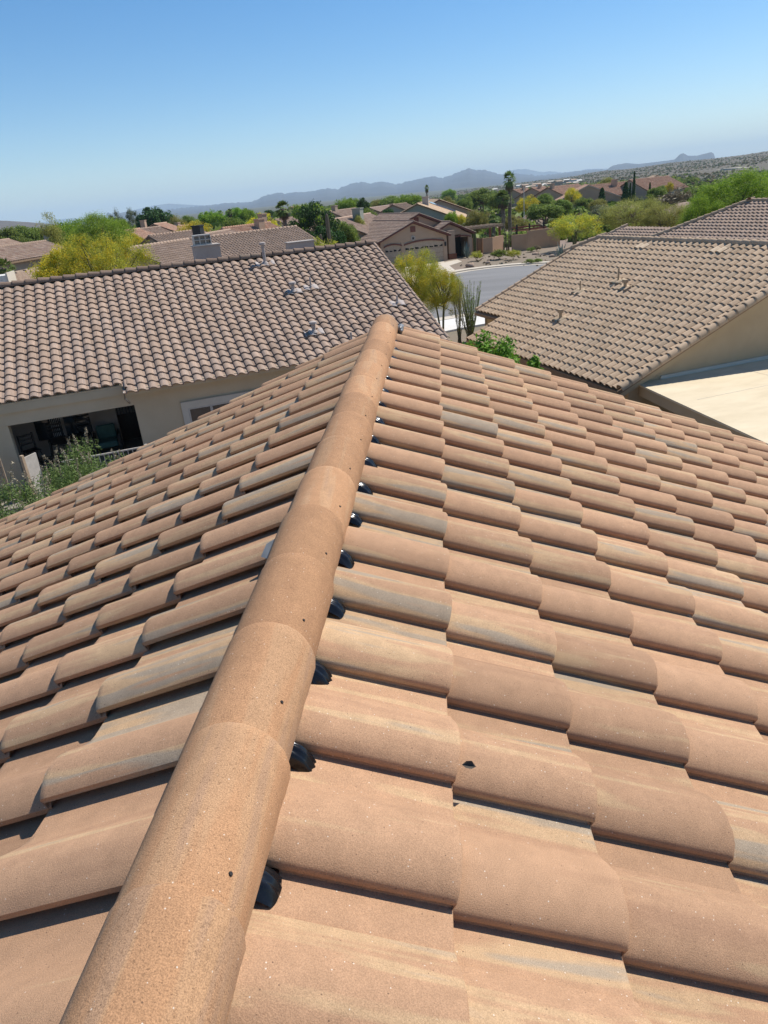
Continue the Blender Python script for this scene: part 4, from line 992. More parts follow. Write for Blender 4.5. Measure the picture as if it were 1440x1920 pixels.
# perimeter wall of the yard across the street
def wall_run(label, pxs, h, mat, t=.2, cap=True):
    pts = [at_z(x, y, zs) for x, y in pxs]; e = empty('block_wall', label, 'wall', (pts[0][0], pts[0][1], zs))
    for i in range(len(pts) - 1):
        a = Vector(pts[i][:2]) - Vector(pts[0][:2]); b = Vector(pts[i + 1][:2]) - Vector(pts[0][:2]); d = (b - a); n = Vector((-d.y, d.x)).normalized() * t
        hh = h[i] if isinstance(h, list) else h
        MB().prism([(a.x, a.y, 0), (b.x, b.y, 0), (b.x + n.x, b.y + n.y, 0), (a.x + n.x, a.y + n.y, 0)], (0, 0, hh)).build('wall_panel', mat, e)
    return e
wall_run('short orange tan yard wall left of the dark gate', [(884, 474), (898, 472)], 1.75, MT['wall_block'])
wall_run('orange tan yard wall between the dark gate and the saguaro clump', [(906, 477), (924, 475), (945, 470)], 1.9, MT['wall_block'])
wall_run('long shaded tan yard wall running from the ocotillo to the olive tree', [(960, 473), (990, 470), (1030, 464), (1050, 462)], [2.0, 2.3, 2.3], MT['wall_block'])
p = at_z(902, 474.5, zs); gt = empty('yard_gate', 'narrow dark brown gate between two orange tan walls', 'gate', p); MB().box(-.45, .45, -.03, .03, .05, 1.8).build('board_panel', MT['brownwood'], gt); MB().box(-.5, -.45, -.05, .05, 0, 1.85).build('post', MT['iron'], gt)
# pergola
p = at_d(908, 455, 100); pg = empty('pergola', 'weathered wooden pergola roof on posts behind the yard wall', 'pergola', (p[0], p[1], zs), .35)
for x in (-2.0, 2.2):
    for y in (0, 3): MB().box(x - .12, x + .12, y - .12, y + .12, 0, 2.9).build('post', MT['redwood'], pg)
for y in (-.1, 3.1): MB().box(-2.7, 2.9, y - .08, y + .08, 2.9, 3.08).build('beam', MT['wood'], pg)
for q in range(8): MB().box(-2.6 + q * .72, -2.48 + q * .72, -.6, 3.6, 3.08, 3.2).build('slat', MT['wood'], pg)
p = at_d(985, 446, 106); tr = empty('garden_trellis', 'low red brown timber deck with posts behind the long wall', 'trellis', (p[0], p[1], zs), .25)
MB().box(-1.5, 3.0, -.1, .1, 1.9, 2.12).build('beam', MT['redwood'], tr); MB().box(-1.5, 3.0, 2, 2.2, 2.1, 2.3).build('beam', MT['redwood'], tr); MB().box(-1.4, 2.9, .1, 2, 1.8, 1.86).build('deck', MT['redwood'], tr)
for x in (-1.2, .6, 2.6): MB().box(x - .08, x + .08, -.1, .1, 0, 2.7).build('post', MT['iron'], tr)
p = at_z(975, 440, zs); fl = empty('flagpole', 'slim pale pole standing behind the yard wall', 'pole', (p[0], p[1] - 6, zs)); MB().tube([(0, 0, 0), (0, 0, 7.5)], [.06, .04], 8).build('shaft', MT['white'], fl)
p = at_z(745, 492, zs); um = empty('flower_planter', 'red planter with flowers beside the garage driveway behind palo verde', 'planter', (p[0], p[1] - 12, zs))
MB().tube([(0, 0, 0), (0, 0, .6), (0, 0, .75)], [.5, .8, .85], 12).build('pot', MT['redwood'], um)
# fence piece at the left edge
p = at_d(2, 525, 44); wv_ = empty('white_shed', 'white panel shed corner at the left edge beyond the ridge', 'shed', (p[0], p[1], ZL), .3)
MB().box(-3, .3, -.1, 1.6, 0, p[2] + .20 - ZL).build('wall', MT['white'], wv_); MB().box(.3, .38, -.12, 1.62, 0, p[2] + .32 - ZL).build('corner_post', MT['trim'], wv_)
p0_ = at_d(18, 512, 50); p1_ = at_d(62, 509, 54); bw = empty('block_wall', 'brown block fence wall between the white shed and yellow tree', 'wall', (p0_[0], p0_[1], ZL), math.atan2(p1_[1] - p0_[1], p1_[0] - p0_[0]))
for q in range(5):
    hh = p0_[2] - ZL - .1 + (.08 if q % 2 else 0); MB().box(q * .9, q * .9 + .88, -.1, .1, 0, hh).build('wall_panel', MT['rock'], bw)

# ------------------------------------------------------------------ plants
def leafquads(cent, nrm, L, Wd, r):
    """cent (n,3), one quad each, long axis random in the plane of nrm"""
    n = len(cent); t = r.normal(size=(n, 3)); t -= (t * nrm).sum(1, keepdims=True) * nrm; t /= np.linalg.norm(t, axis=1, keepdims=True) + 1e-9
    b = np.cross(nrm, t); L = L.reshape(-1, 1); Wd = Wd.reshape(-1, 1)
    V = np.stack([cent - t * L, cent + b * Wd, cent + t * L, cent - b * Wd], 1).reshape(-1, 3)
    F = np.arange(4 * n).reshape(-1, 4); return V, F
def crown(name, seed, n, ncl, leaf, mats, flower=0.0, rz=.75, cl_r=.22, asp=.35, hang=0.0, bottom=-.7, flower_side=None, shell=.55):
    r = np.random.default_rng(seed)
    d = r.normal(size=(ncl * 3, 3)); d /= np.linalg.norm(d, axis=1, keepdims=True); d = d[d[:, 2] > bottom][:ncl]
    rad = (shell + (1 - shell) * r.random(len(d)) ** .6) * (0.82 + .18 * np.sin(d[:, 0] * 3 + seed) * np.cos(d[:, 1] * 4 + seed * 2))
    cc = d * rad[:, None] * np.array([1, 1, rz]); crr = cl_r * (0.6 + .8 * r.random(len(d)))
    k = r.integers(0, len(d), n)
    g = r.normal(size=(n, 3)); g /= np.linalg.norm(g, axis=1, keepdims=True); g *= (r.random((n, 1)) ** .45)
    c = cc[k] + g * crr[k][:, None] * np.array([1, 1, .8])
    if hang: c[:, 2] -= hang * r.random(n) * crr[k]
    nr = g + r.normal(size=(n, 3)) * .9 + np.array([0, 0, .35]); nr /= np.linalg.norm(nr, axis=1, keepdims=True)
    L = leaf * (.6 + .9 * r.random(n)); V, F = leafquads(c, nr, L, L * asp, r)
    mi = np.zeros(n, dtype=np.int32)
    if flower:
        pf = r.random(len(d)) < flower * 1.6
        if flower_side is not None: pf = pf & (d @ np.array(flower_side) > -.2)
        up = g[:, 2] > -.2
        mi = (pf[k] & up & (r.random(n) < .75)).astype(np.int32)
    return mesh_np(name, V, F, mats, midx=mi), cc
def limbs(name, mat, cc, h0, seed, nl=7, r0=.05, base=-1.0, spread=.0):
    """trunk from base to the crown, then limbs to clump centres"""
    r = random.Random(seed); mb = MB(); forks = 3 if spread else 1
    for f in range(forks):
        a = f * 2.1 + r.random(); fx, fy = math.cos(a) * .18 * (forks > 1), math.sin(a) * .18 * (forks > 1)
        mb.tube([(fx * .2, fy * .2, base), (fx * .5 + .02, fy * .5, base + (h0 - base) * .5), (fx, fy, h0)], [r0 * (1 if forks == 1 else .7), r0 * .7, r0 * .5], 7)
        ids = r.sample(range(len(cc)), min(nl, len(cc)))
        for i in ids:
            c = cc[i]; m = (fx + (c[0] - fx) * .5 + r.uniform(-.05, .05), fy + (c[1] - fy) * .5 + r.uniform(-.05, .05), h0 + (c[2] - h0) * .45)
            mb.tube([(fx, fy, h0 - .05), m, (c[0], c[1], c[2])], [r0 * .45, r0 * .28, r0 * .1], 5)
    me = bpy.data.meshes.new(name); me.from_pydata(mb.v, [], mb.f); me.materials.append(mat); me.polygons.foreach_set('use_smooth', [True] * len(me.polygons)); return me
KIND = {}
def defkind(key, name, cat, crownargs, mats, bark, nv=2, trunk_h=-.25, base=-1.6, r0=.05, spread=1, nl=7, crown_name='crown'):
    vs = []
    for v in range(nv):
        m, cc = crown(crown_name, 100 + 17 * v + len(KIND) * 5, mats=mats, **crownargs)
        vs.append((m, limbs('trunk', bark, cc, trunk_h, v, nl, r0, base, spread)))
    KIND[key] = (name, cat, vs, base, crown_name)
def q_ext(m):
    a = np.empty(len(m.vertices) * 3, dtype=np.float32); m.vertices.foreach_get('co', a); a = a.reshape(-1, 3); return float(np.quantile(a[:, 2], .997)), float(np.quantile(np.hypot(a[:, 0], a[:, 1]), .985))
L_ = MT
defkind('bright', 'palo_verde_tree', 'tree', dict(n=15000, ncl=75, leaf=.042, rz=.72, cl_r=.26, asp=.35), [L_['l_bright']], L_['palo_bark'], base=-1.15)
defkind('mid', 'mesquite_tree', 'tree', dict(n=15000, ncl=75, leaf=.042, rz=.7, cl_r=.25, asp=.4), [L_['l_mid']], L_['bark'], base=-1.15)
defkind('dark', 'broadleaf_tree', 'tree', dict(n=8000, ncl=55, leaf=.045, rz=.85, cl_r=.24, asp=.6), [L_['l_dark']], L_['bark'], base=-1.2)
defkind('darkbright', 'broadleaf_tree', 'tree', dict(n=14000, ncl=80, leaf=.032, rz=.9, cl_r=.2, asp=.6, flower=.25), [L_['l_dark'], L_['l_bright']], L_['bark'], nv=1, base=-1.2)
defkind('olive', 'mesquite_tree', 'tree', dict(n=18000, ncl=80, leaf=.036, rz=.7, cl_r=.26, asp=.25), [L_['l_olive']], L_['bark'], base=-1.1)
defkind('grey', 'eucalyptus_tree', 'tree', dict(n=4200, ncl=34, leaf=.06, rz=1.5, cl_r=.27, asp=.3, hang=1.2, shell=.35), [L_['l_grey']], L_['bark'], base=-2.6, r0=.05, spread=0)
defkind('tallolive', 'cypress_tree', 'tree', dict(n=6000, ncl=40, leaf=.05, rz=1.5, cl_r=.38, asp=.3, shell=.2), [L_['l_olive']], L_['bark'], nv=1, base=-2.4, spread=0)
defkind('yellow', 'palo_verde_tree', 'tree', dict(n=9000, ncl=60, leaf=.034, rz=.7, cl_r=.24, asp=.4, flower=.55), [L_['l_yg'], L_['l_yellow']], L_['palo_bark'], base=-1.1)
defkind('yellowmix', 'palo_verde_tree', 'tree', dict(n=16000, ncl=80, leaf=.024, rz=.75, cl_r=.22, asp=.3, flower=.20, hang=.6), [L_['l_yg'], L_['l_yellow']], L_['palo_bark'], nv=2, base=-1.2)
defkind('shrub', 'desert_shrub', 'shrub', dict(n=2600, ncl=26, leaf=.075, rz=.8, cl_r=.32, asp=.3, bottom=-.3, shell=.4), [L_['l_mid']], L_['twig'], base=-.75, trunk_h=-.3, r0=.03, nl=8, crown_name='foliage')
defkind('yshrub', 'desert_shrub', 'shrub', dict(n=2600, ncl=26, leaf=.07, rz=.85, cl_r=.32, asp=.25, bottom=-.3, shell=.4), [L_['l_yg']], L_['twig'], base=-.75, trunk_h=-.3, r0=.03, nl=8, crown_name='foliage')
defkind('brown', 'desert_shrub', 'shrub', dict(n=2400, ncl=26, leaf=.08, rz=.8, cl_r=.32, asp=.25, bottom=-.3, shell=.4), [L_['l_brown']], L_['twig'], base=-.75, trunk_h=-.3, r0=.03, nl=8, crown_name='foliage')
defkind('brightfine', 'palo_verde_tree', 'tree', dict(n=60000, ncl=150, leaf=.017, rz=.72, cl_r=.2, asp=.28, hang=.4), [L_['l_bright']], L_['palo_bark'], nv=1, base=-1.15, nl=16)
defkind('olivefine', 'mesquite_tree', 'tree', dict(n=50000, ncl=130, leaf=.016, rz=.7, cl_r=.2, asp=.25, hang=.3), [L_['l_olive']], L_['bark'], nv=1, base=-1.1, nl=16)
defkind('yellowfine', 'palo_verde_tree', 'tree', dict(n=50000, ncl=150, leaf=.016, rz=.75, cl_r=.17, asp=.45, flower=.7, hang=.3), [L_['l_yg'], L_['l_yellow']], L_['palo_bark'], nv=1, base=-1.15, nl=16)
defkind('greenyellowfine', 'palo_verde_tree', 'tree', dict(n=50000, ncl=150, leaf=.015, rz=.75, cl_r=.17, asp=.28, flower=.32, hang=.6), [L_['l_yg'], L_['l_yellow']], L_['palo_bark'], nv=1, base=-1.2, nl=16)
_cnt = {}
def tree(kind, label, x, ytop, w, D, gz=None, hf=1.0, group=None, base_px=None):
    """x, ytop, w in pixels of the photograph at distance D; the crown's top is at ytop, the trunk stands on the ground"""
    name, cat, vs, base, cn = KIND[kind]
    P = at_d(x, ytop, D); g = ground(P[0], P[1]) if gz is None else gz
    R = w * D / F_PX / 2 * 1.02; H = P[2] - g
    v = _cnt.get(kind, 0); _cnt[kind] = v + 1
    me, tm = vs[v % len(vs)]
    # crown mesh top ~ z_t ; vertical scale so that base..top spans H
    zt_, rx_ = q_ext(me); R /= rx_
    sz = H / (zt_ - base)
    if kind not in ('shrub', 'yshrub', 'brown', 'grey', 'tallolive'): sz = min(sz, R * 1.6 * hf)
    e = empty(name, label, cat, (P[0], P[1], g), 0, group)
    for nm, m in ((cn, me), ('trunk' if cn == 'crown' else 'stems', tm)):
        o = bpy.data.objects.new(nm, m); o.scale = (R, R, sz); rz = (v * 2.39) % 6.28
        o.rotation_euler = (0, 0, rz); o.location = (0, 0, H - zt_ * sz); link(o, e)
        if nm == 'trunk' and H - zt_ * sz + base * sz > .05:   # reach the ground
            ext = MB().tube([(0, 0, -.2), (0, 0, H - (zt_ - base) * sz + .1)], R * .05 + .03, 8).build('lower_trunk', tm.materials[0], e)
    return e
T = [
 ('tallolive', 'tall olive brown tree with loose top rising above the left trees', 88, 399, 44, 100),
 ('mid', 'green tree at the left edge below the low hill', 10, 428, 60, 150),
 ('mid', 'mid green tree between the left edge and the tall olive brown tree', 50, 424, 62, 160),
 ('brightfine', 'bright green round tree behind the yellow blooming palo verde at left', 180, 401, 115, 108),
 ('bright', 'green tree to the left of the big round bright green tree', 122, 415, 62, 116),
 ('grey', 'left one of two thin grey green eucalyptus trees', 216, 392, 30, 210),
 ('grey', 'right one of two thin grey green eucalyptus trees', 243, 390, 24, 210),
 ('dark', 'dark green dense tree above the orange roofs at left', 282, 389, 62, 190),
 ('yellow', 'small bright yellow blossom tree in front of the pale orange roof', 248, 437, 40, 92, ZL),
 ('yellow', 'wide yellow blossom tree right of the light orange hip roof', 360, 415, 66, 125),
 ('olive', 'pale olive tree on the skyline left of centre', 318, 403, 46, 230),
 ('mid', 'small green tree on the skyline between olive tree and palms', 348, 405, 34, 240),
 ('bright', 'green tree on the skyline above the dark chimney', 394, 396, 46, 200),
 ('bright', 'pale green tree behind the second small palm', 440, 390, 38, 220),
 ('bright', 'yellowish green skyline tree right of the two small palms', 462, 391, 32, 220),
 ('yellow', 'wide yellow blossom tree left of the fan palm', 490, 401, 62, 112),
 ('mid', 'low green tree behind the pink chimney roof', 440, 408, 44, 140),
 ('dark', 'distant dark tree left of the fan palm on the skyline', 503, 394, 26, 260),
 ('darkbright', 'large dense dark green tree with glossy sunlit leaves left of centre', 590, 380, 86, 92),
 ('dark', 'dark green bush at the foot of the dense tree', 602, 425, 58, 80, -6.2),
 ('mid', 'green bush right of the dry saguaro', 648, 418, 44, 86, -6.3),
 ('dark', 'dark small bush between the saguaro and the garage house roof', 632, 434, 34, 80, -6.4),
 ('yshrub', 'yellow green low shrub just behind the neighbour ridge', 600, 446, 80, 60, -6.2),
 ('bright', 'green tree behind the dark dense tree on the skyline', 568, 383, 50, 180),
 ('bright', 'bright green tree on the skyline left of the dark pine', 650, 372, 46, 230),
 ('dark', 'dark irregular pine before the brown roofs', 679, 371, 24, 150),
 ('mid', 'green shrub under the dark pine', 686, 392, 44, 130),
 ('olive', 'olive shrub right of the tall grey chimney', 668, 404, 36, 102),
 ('mid', 'long green tree on the skyline left of the thin palm', 735, 368, 58, 240),
 ('bright', 'green tree just right of the long skyline tree', 765, 365, 48, 220),
 ('olive', 'pale olive tree at the far left of the skyline clump near the centre', 710, 374, 36, 240),
 ('dark', 'dark shrub between brown roof and dark roofed building', 728, 392, 30, 128),
 ('bright', 'small distant green tree right of the thin palm', 841, 355, 28, 480),
 ('olive', 'brownish olive tree behind the brown solar house', 838, 369, 34, 200),
 ('mid', 'round green tree right of the solar house', 870, 371, 30, 200),
 ('mid', 'big green tree left of the tall palm', 903, 354, 56, 215),
 ('mid', 'green tree directly behind the tall palm crown', 938, 358, 44, 190),
 ('bright', 'yellow green bush in front of the solar house corner', 846, 398, 28, 112),
 ('yellow', 'small yellow blossom bush right of the yellow green bush', 864, 402, 20, 112),
 ('olive', 'olive scrub tree left of the small fan palm', 893, 394, 48, 118),
 ('grey', 'greyish scrub tree behind the pergola', 880, 412, 42, 125),
 ('olive', 'scrub tree behind the pergola posts right of the small palm', 962, 404, 50, 122),
 ('yellow', 'yellow blossom tree right of the tall palm', 989, 367, 40, 165),
 ('mid', 'green tree right of the yellow tree before the hill row', 1020, 364, 40, 180),
 ('mid', 'wide green tree in the wash before the yellow olive tree', 1022, 382, 66, 140),
 ('mid', 'green tree right of the wide wash tree', 1052, 374, 40, 150),
 ('yellow', 'small round yellow tree in front of the hill row roofs', 1073, 352, 30, 185),
 ('yellowmix', 'olive and mustard palo verde at the end of the yard wall', 1078, 401, 84, 92),
 ('mid', 'green shrub tree below the gable fronted house', 1096, 371, 36, 175),
 ('olive', 'olive shrub tree under the cypress', 1122, 373, 34, 165),
 ('grey', 'greyish green feathery tree left of the large feathery trees', 1128, 384, 60, 110),
 ('olivefine', 'large feathery olive tree behind the pale tan ridge', 1190, 372, 112, 96),
 ('olivefine', 'feathery olive tree right of the large one behind the ridge', 1250, 380, 88, 92),
 ('brown', 'brownish scrub mound above the feathery trees', 1262, 352, 62, 150),
 ('yellow', 'small yellow green bush beside the rightmost hill row house', 1256, 341, 16, 195),
 ('brightfine', 'large bright green feathery tree at the right edge', 1392, 320, 150, 78),
 ('brightfine', 'bright green tree low at the left foot of the large right tree', 1318, 366, 72, 72),
 ('brightfine', 'bright green tree cut by the right edge of the picture', 1452, 317, 90, 84),
 ('olive', 'pale green tree on the skyline of the hill row', 1140, 333, 44, 260),
 ('mid', 'green tree at the right of the rightmost hill row house', 1296, 352, 40, 170),
 ('mid', 'green shrub below the grey green wall of the hill row', 1232, 350, 34, 180),
]
for t in T: tree(*t)
# big yellow blooming trees left and middle
tree('yellowfine', 'large yellow blossom palo verde behind the left neighbour ridge', 108, 462, 120, 48, ZL, hf=1.5)
tree('greenyellowfine', 'large green and yellow palo verde right of the large yellow one', 178, 438, 150, 46, ZL, hf=1.5)
tree('greenyellowfine', 'yellow green palo verde with drooping branches beside the street', 776, 470, 100, 44, hf=1.6)
tree('greenyellowfine', 'yellow blooming palo verde overhanging the street near the ocotillo', 822, 498, 92, 42, hf=1.6)

# shrubs of the front yard across the street
S = [
 ('yshrub', 'round yellow green shrub by the porch path', 893, 471, 27, 490, 84),
 ('shrub', 'olive green rounded shrub, left of the pair before the wall', 936, 467, 34, 487, 84),
 ('yshrub', 'yellow green grass like shrub, right of the pair before the wall', 962, 468, 28, 487, 83),
 ('shrub', 'small green shrub against the long shaded wall', 995, 463, 16, 474, 92),
 ('shrub', 'low grey green shrub near the far kerb, left of two', 993, 485, 20, 496, 80),
 ('shrub', 'low dark green shrub near the far kerb, right of two', 1008, 484, 16, 494, 80),
 ('brown', 'twiggy brown bush beside the small green wall shrub', 1006, 460, 18, 472, 92),
]
for k, lab, x, yt, w, yb, D in S:
    P = at_z(x, yb, zs); D = math.hypot(P[0], P[1]); tree(k, lab, x, yt, w, D, zs)
def agave(lab, x, yb, w, h, n=22, mat='agave', seed=0, z=zs, P=None):
    P = at_z(x, yb, z) if P is None else P; e = empty('agave', lab, 'plant', (P[0], P[1], z)); r = random.Random(seed); mb = MB()
    D = math.hypot(P[0], P[1]); R = w * D / F_PX / 2
    for i in range(n):
        a = i * 2.4; el = .35 + 1.0 * (i / n) ; d = Vector((math.cos(a) * math.cos(el), math.sin(a) * math.cos(el), math.sin(el)))
        s = d.cross(Vector((0, 0, 1))).normalized() * R * .12; tip = d * R * r.uniform(.85, 1.15) * (1 if el < 1 else 1.1); m = tip * .45 + Vector((0, 0, R * .06))
        mb.add([tuple(-s * .5), tuple(m - s), tuple(tip), tuple(m + s), tuple(s * .5), tuple(m + Vector((0, 0, -R * .05)))], [(0, 1, 5), (1, 2, 5), (2, 3, 5), (3, 4, 5), (4, 0, 5)])
    o = mb.build('leaves', MT[mat], e); o['kind'] = 'stuff'; o.scale = (1, 1, h)
agave('large blue grey agave at the right end of the yard by the roof edge', 1052, 489, 34, 1.7, 26, seed=1)
agave('small grey agave close to the far kerb', 941, 496.5, 9, 1.0, seed=2)
agave('tall blue grey agave beside the porch of the garage house', 876, 484, 26, 2.0, 24, seed=3)
agave('tiny agave beside boulders left of the front yard', 886, 500, 9, 1, seed=4)
def saguaro(lab, x, yt, yb, w, D=None, z=zs, mat='cactus', arms=0):
    P = at_z(x, yb, z) if D is None else at_d(x, yt, D); D = math.hypot(P[0], P[1]); top = at_d(x, yt, D)[2]; H = top - z; r = w * D / F_PX / 2
    e = empty('saguaro_cactus', lab, 'cactus', (P[0], P[1], z))
    def rib(pts, rr, name):
        mb = MB(); n = 20; P_ = [Vector(p) for p in pts]; o0 = 0
        for i, p in enumerate(P_):
            d = (P_[min(i + 1, len(P_) - 1)] - P_[max(0, i - 1)]).normalized(); a = d.cross(Vector((0, 1, .01))).normalized(); b = d.cross(a)
            for k in range(n):
                t = 2 * math.pi * k / n; q = rr[i] * (1 if k % 2 else .84); mb.v.append(tuple(p + (a * math.cos(t) + b * math.sin(t)) * q))
        for i in range(len(P_) - 1):
            for k in range(n): mb.f.append((i * n + k, (i + 1) * n + k, (i + 1) * n + (k + 1) % n, i * n + (k + 1) % n))
        mb.f.append(tuple((len(P_) - 1) * n + k for k in range(n))[::-1]); return mb.build(name, MT[mat], e)
    rib([(0, 0, 0), (0, 0, H * .5), (0, 0, H * .9), (0, 0, H * .97), (0, 0, H)], [r * .9, r, r * .95, r * .7, r * .2], 'stem')
    for q in range(arms):
        s = -1 if q == 0 else 1; zb_ = H * (.45 + .1 * q)
        rib([(0, 0, zb_), (s * r * 2.6, 0, zb_ + r * .6), (s * r * 3.8, 0, zb_ + r * 3), (s * r * 3.9, 0, zb_ + r * 6), (s * r * 3.9, 0, zb_ + r * 6.5)], [r * .7, r * .75, r * .75, r * .6, r * .15], 'arm')
saguaro('thick green columnar saguaro in front of the yard wall', 925, 438, 474, 6.2)
saguaro('short green columnar saguaro right of the thick one by the wall', 944, 452, 470, 5.2)
saguaro('slim green saguaro at the corner of the garage house', 889, 426, 453, 5.5, D=100)
saguaro('brown dry saguaro with a raised arm before the dense dark tree', 612, 400, 455, 7.5, D=78, z=-6.2, mat='cactus_brown', arms=1)
def ocotillo(lab, x, yb, yt, w, n, z=zs, seed=0, D=None, leaf='l_olive', tip=None):
    P = at_z(x, yb, z) if D is None else at_d(x, yt, D); D = math.hypot(P[0], P[1]); H = at_d(x, yt, D)[2] - z; R = w * D / F_PX / 2
    e = empty('ocotillo', lab, 'plant', (P[0], P[1], z)); r = random.Random(seed); mb = MB(); C_ = []; 
    for i in range(n):
        a = r.uniform(0, 6.28); q = r.uniform(.3, 1); h = H * r.uniform(.65, 1); pts = [(math.cos(a) * R * .25, math.sin(a) * R * .25, 0)]
        for k in range(1, 8):
            t = k / 7; pts.append((math.cos(a) * R * q * t ** .8 + r.gauss(0, .02), math.sin(a) * R * q * t ** .8 + r.gauss(0, .02), h * t))
            for m in range(26):
                u = (k - r.random()) / 7; C_.append((math.cos(a) * R * q * u ** .8 + r.gauss(0, .012), math.sin(a) * R * q * u ** .8 + r.gauss(0, .012), h * u))
        mb.tube(pts, [.016 - .0015 * k for k in range(8)], 5)
    o = mb.build('canes', MT['cactus_brown'], e, True); o['kind'] = 'stuff'
    C_ = np.array(C_); g = rng.normal(size=C_.shape); g /= np.linalg.norm(g, axis=1, keepdims=True)
    V, F = leafquads(C_, g, np.full(len(C_), .03), np.full(len(C_), .012), rng); o = bpy.data.objects.new('leaves', mesh_np('leaves', V, F, MT[leaf])); link(o, e); o['kind'] = 'stuff'
ocotillo('tall green ocotillo with upright canes beside the near kerb', 882, 640, 524, 52, 46, seed=3, leaf='l_mid')
ocotillo('second thin ocotillo just left of the tall one by the near kerb', 862, 645, 528, 30, 16, seed=9)
ocotillo('grey ocotillo clump behind the front yard wall', 952, 472, 398, 26, 26, seed=5, leaf='l_grey')

# palms
def palm_crown(name, seed, n, mat, fan=True, droop=.5, dead=0):
    r = np.random.default_rng(seed); V = []; F = []; M_ = []
    for i in range(n + dead):
        isd = i >= n; a = r.random() * 6.28; el = (-.9 - .5 * r.random()) if isd else (1.3 - 2.0 * (i / n) + r.normal() * .12)
        d = np.array([math.cos(a) * math.cos(el), math.sin(a) * math.cos(el), math.sin(el)]); s = np.cross(d, [0, 0, 1]); s /= np.linalg.norm(s) + 1e-6; up = np.cross(s, d)
        st = d * .42; nb = 9
        for b in range(nb):
            t = (b / (nb - 1) - .5) * 2.3; dd = d * math.cos(t) + s * math.sin(t); q = np.cross(dd, up); L = .58 * (1 - .15 * abs(t)); tip = st + dd * L - np.array([0, 0, droop * .22 * (1 + abs(t))])
            mid = st + dd * L * .55; o = len(V); V += [st, mid + q * .045, tip, mid - q * .045]; F.append((o, o + 1, o + 2, o + 3)); M_.append(1 if isd else 0)
        o = len(V); V += [np.zeros(3), s * .012, st + s * .012, st]; F.append((o, o + 1, o + 2, o + 3)); M_.append(1 if isd else 0)
    return mesh_np(name, np.array(V), np.array(F), [MT['l_palm'], MT['l_dead']], midx=M_)
pcm = [palm_crown('crown', 1, 42, None, dead=14), palm_crown('crown', 2, 34, None, dead=22)]
def palm(lab, x, yc, w, D, z=None, tw=.22, v=0, sz=1.0):
    P = at_d(x, yc, D); g = ground(P[0], P[1]) if z is None else z; R = w * D / F_PX / 2; H = P[2] - g
    e = empty('fan_palm_tree', lab, 'tree', (P[0], P[1], g)); o = bpy.data.objects.new('crown', pcm[v]); o.location = (0, 0, H); o.scale = (R, R, R * sz); o.rotation_euler = (0, 0, v + x); link(o, e)
    mb = MB(); pts = [(.05 * math.sin(k * 1.3), 0, H * k / 10) for k in range(11)]; mb.tube(pts, [tw * (1.35 - .35 * k / 10) * (1 + .06 * (k % 2)) for k in range(11)], 9); mb.build('trunk', MT['palm_bark'], e, True)
palm('tall fan palm with a small dark crown and long trunk right of centre', 955, 337, 28, 118, v=1, sz=1.3)
palm('shorter fan palm with a skirt of dead fronds left of the tall palm', 943, 372, 32, 116, v=1, sz=1.1)
palm('small bushy fan palm above the pergola', 925, 412, 24, 112, tw=.2)
palm('green fan palm with a brown trunk before the grey stone house', 531, 392, 36, 100, tw=.24)
palm('thin distant palm standing alone against the mountains', 800, 353, 10, 260, v=1, sz=1.5, tw=.2)
palm('dark distant palm, left of two above the orange roofs', 413, 400, 13, 210, v=1, tw=.2)
palm('dark distant palm, right of two above the orange roofs', 430, 398, 15, 210, v=1, tw=.2)
palm('low arching green palm beside the dark wall at left edge', 8, 503, 40, 62, ZL, tw=.2)
# cypresses
def cypress(lab, x, yt, w, D, h=None, z=None):
    P = at_d(x, yt, D); g = ground(P[0], P[1]) if z is None else z; H = P[2] - g; R = w * D / F_PX / 2; e = empty('cypress_tree', lab, 'tree', (P[0], P[1], g))
    r = np.random.default_rng(int(x)); n = 1800; t = r.random(n) ** .8; a = r.random(n) * 6.28; rr = R * (1 - t) ** .6 * np.minimum(1, .45 + t * 5) * (.75 + .35 * r.random(n))
    c = np.stack([np.cos(a) * rr, np.sin(a) * rr, H * (.04 + .96 * t)], 1); nr = np.stack([np.cos(a), np.sin(a), .3 + 0 * a], 1) + r.normal(size=(n, 3)) * .4; nr /= np.linalg.norm(nr, axis=1, keepdims=True)
    V, F = leafquads(c, nr, np.full(n, R * .28 + .1), np.full(n, R * .13 + .05), r); link(bpy.data.objects.new('crown', mesh_np('crown', V, F, MT['l_dark'])), e)
    MB().tube([(0, 0, 0), (0, 0, H * .9)], [R * .25, R * .08]).build('trunk', MT['bark'], e)
cypress('tallest thin cypress between the reddish roofs on the hill row', 1190, 322, 6, 196)
cypress('broad dark cypress left of the tallest thin one', 1174, 343, 15, 190)
cypress('dark cypress right of the gable fronted house', 1129, 354, 15, 182)
cypress('very thin cypress just left of the tallest thin one', 1182, 344, 4.5, 188)
cypress('small thin cypress against the grey green wall', 1219, 343, 5, 196)

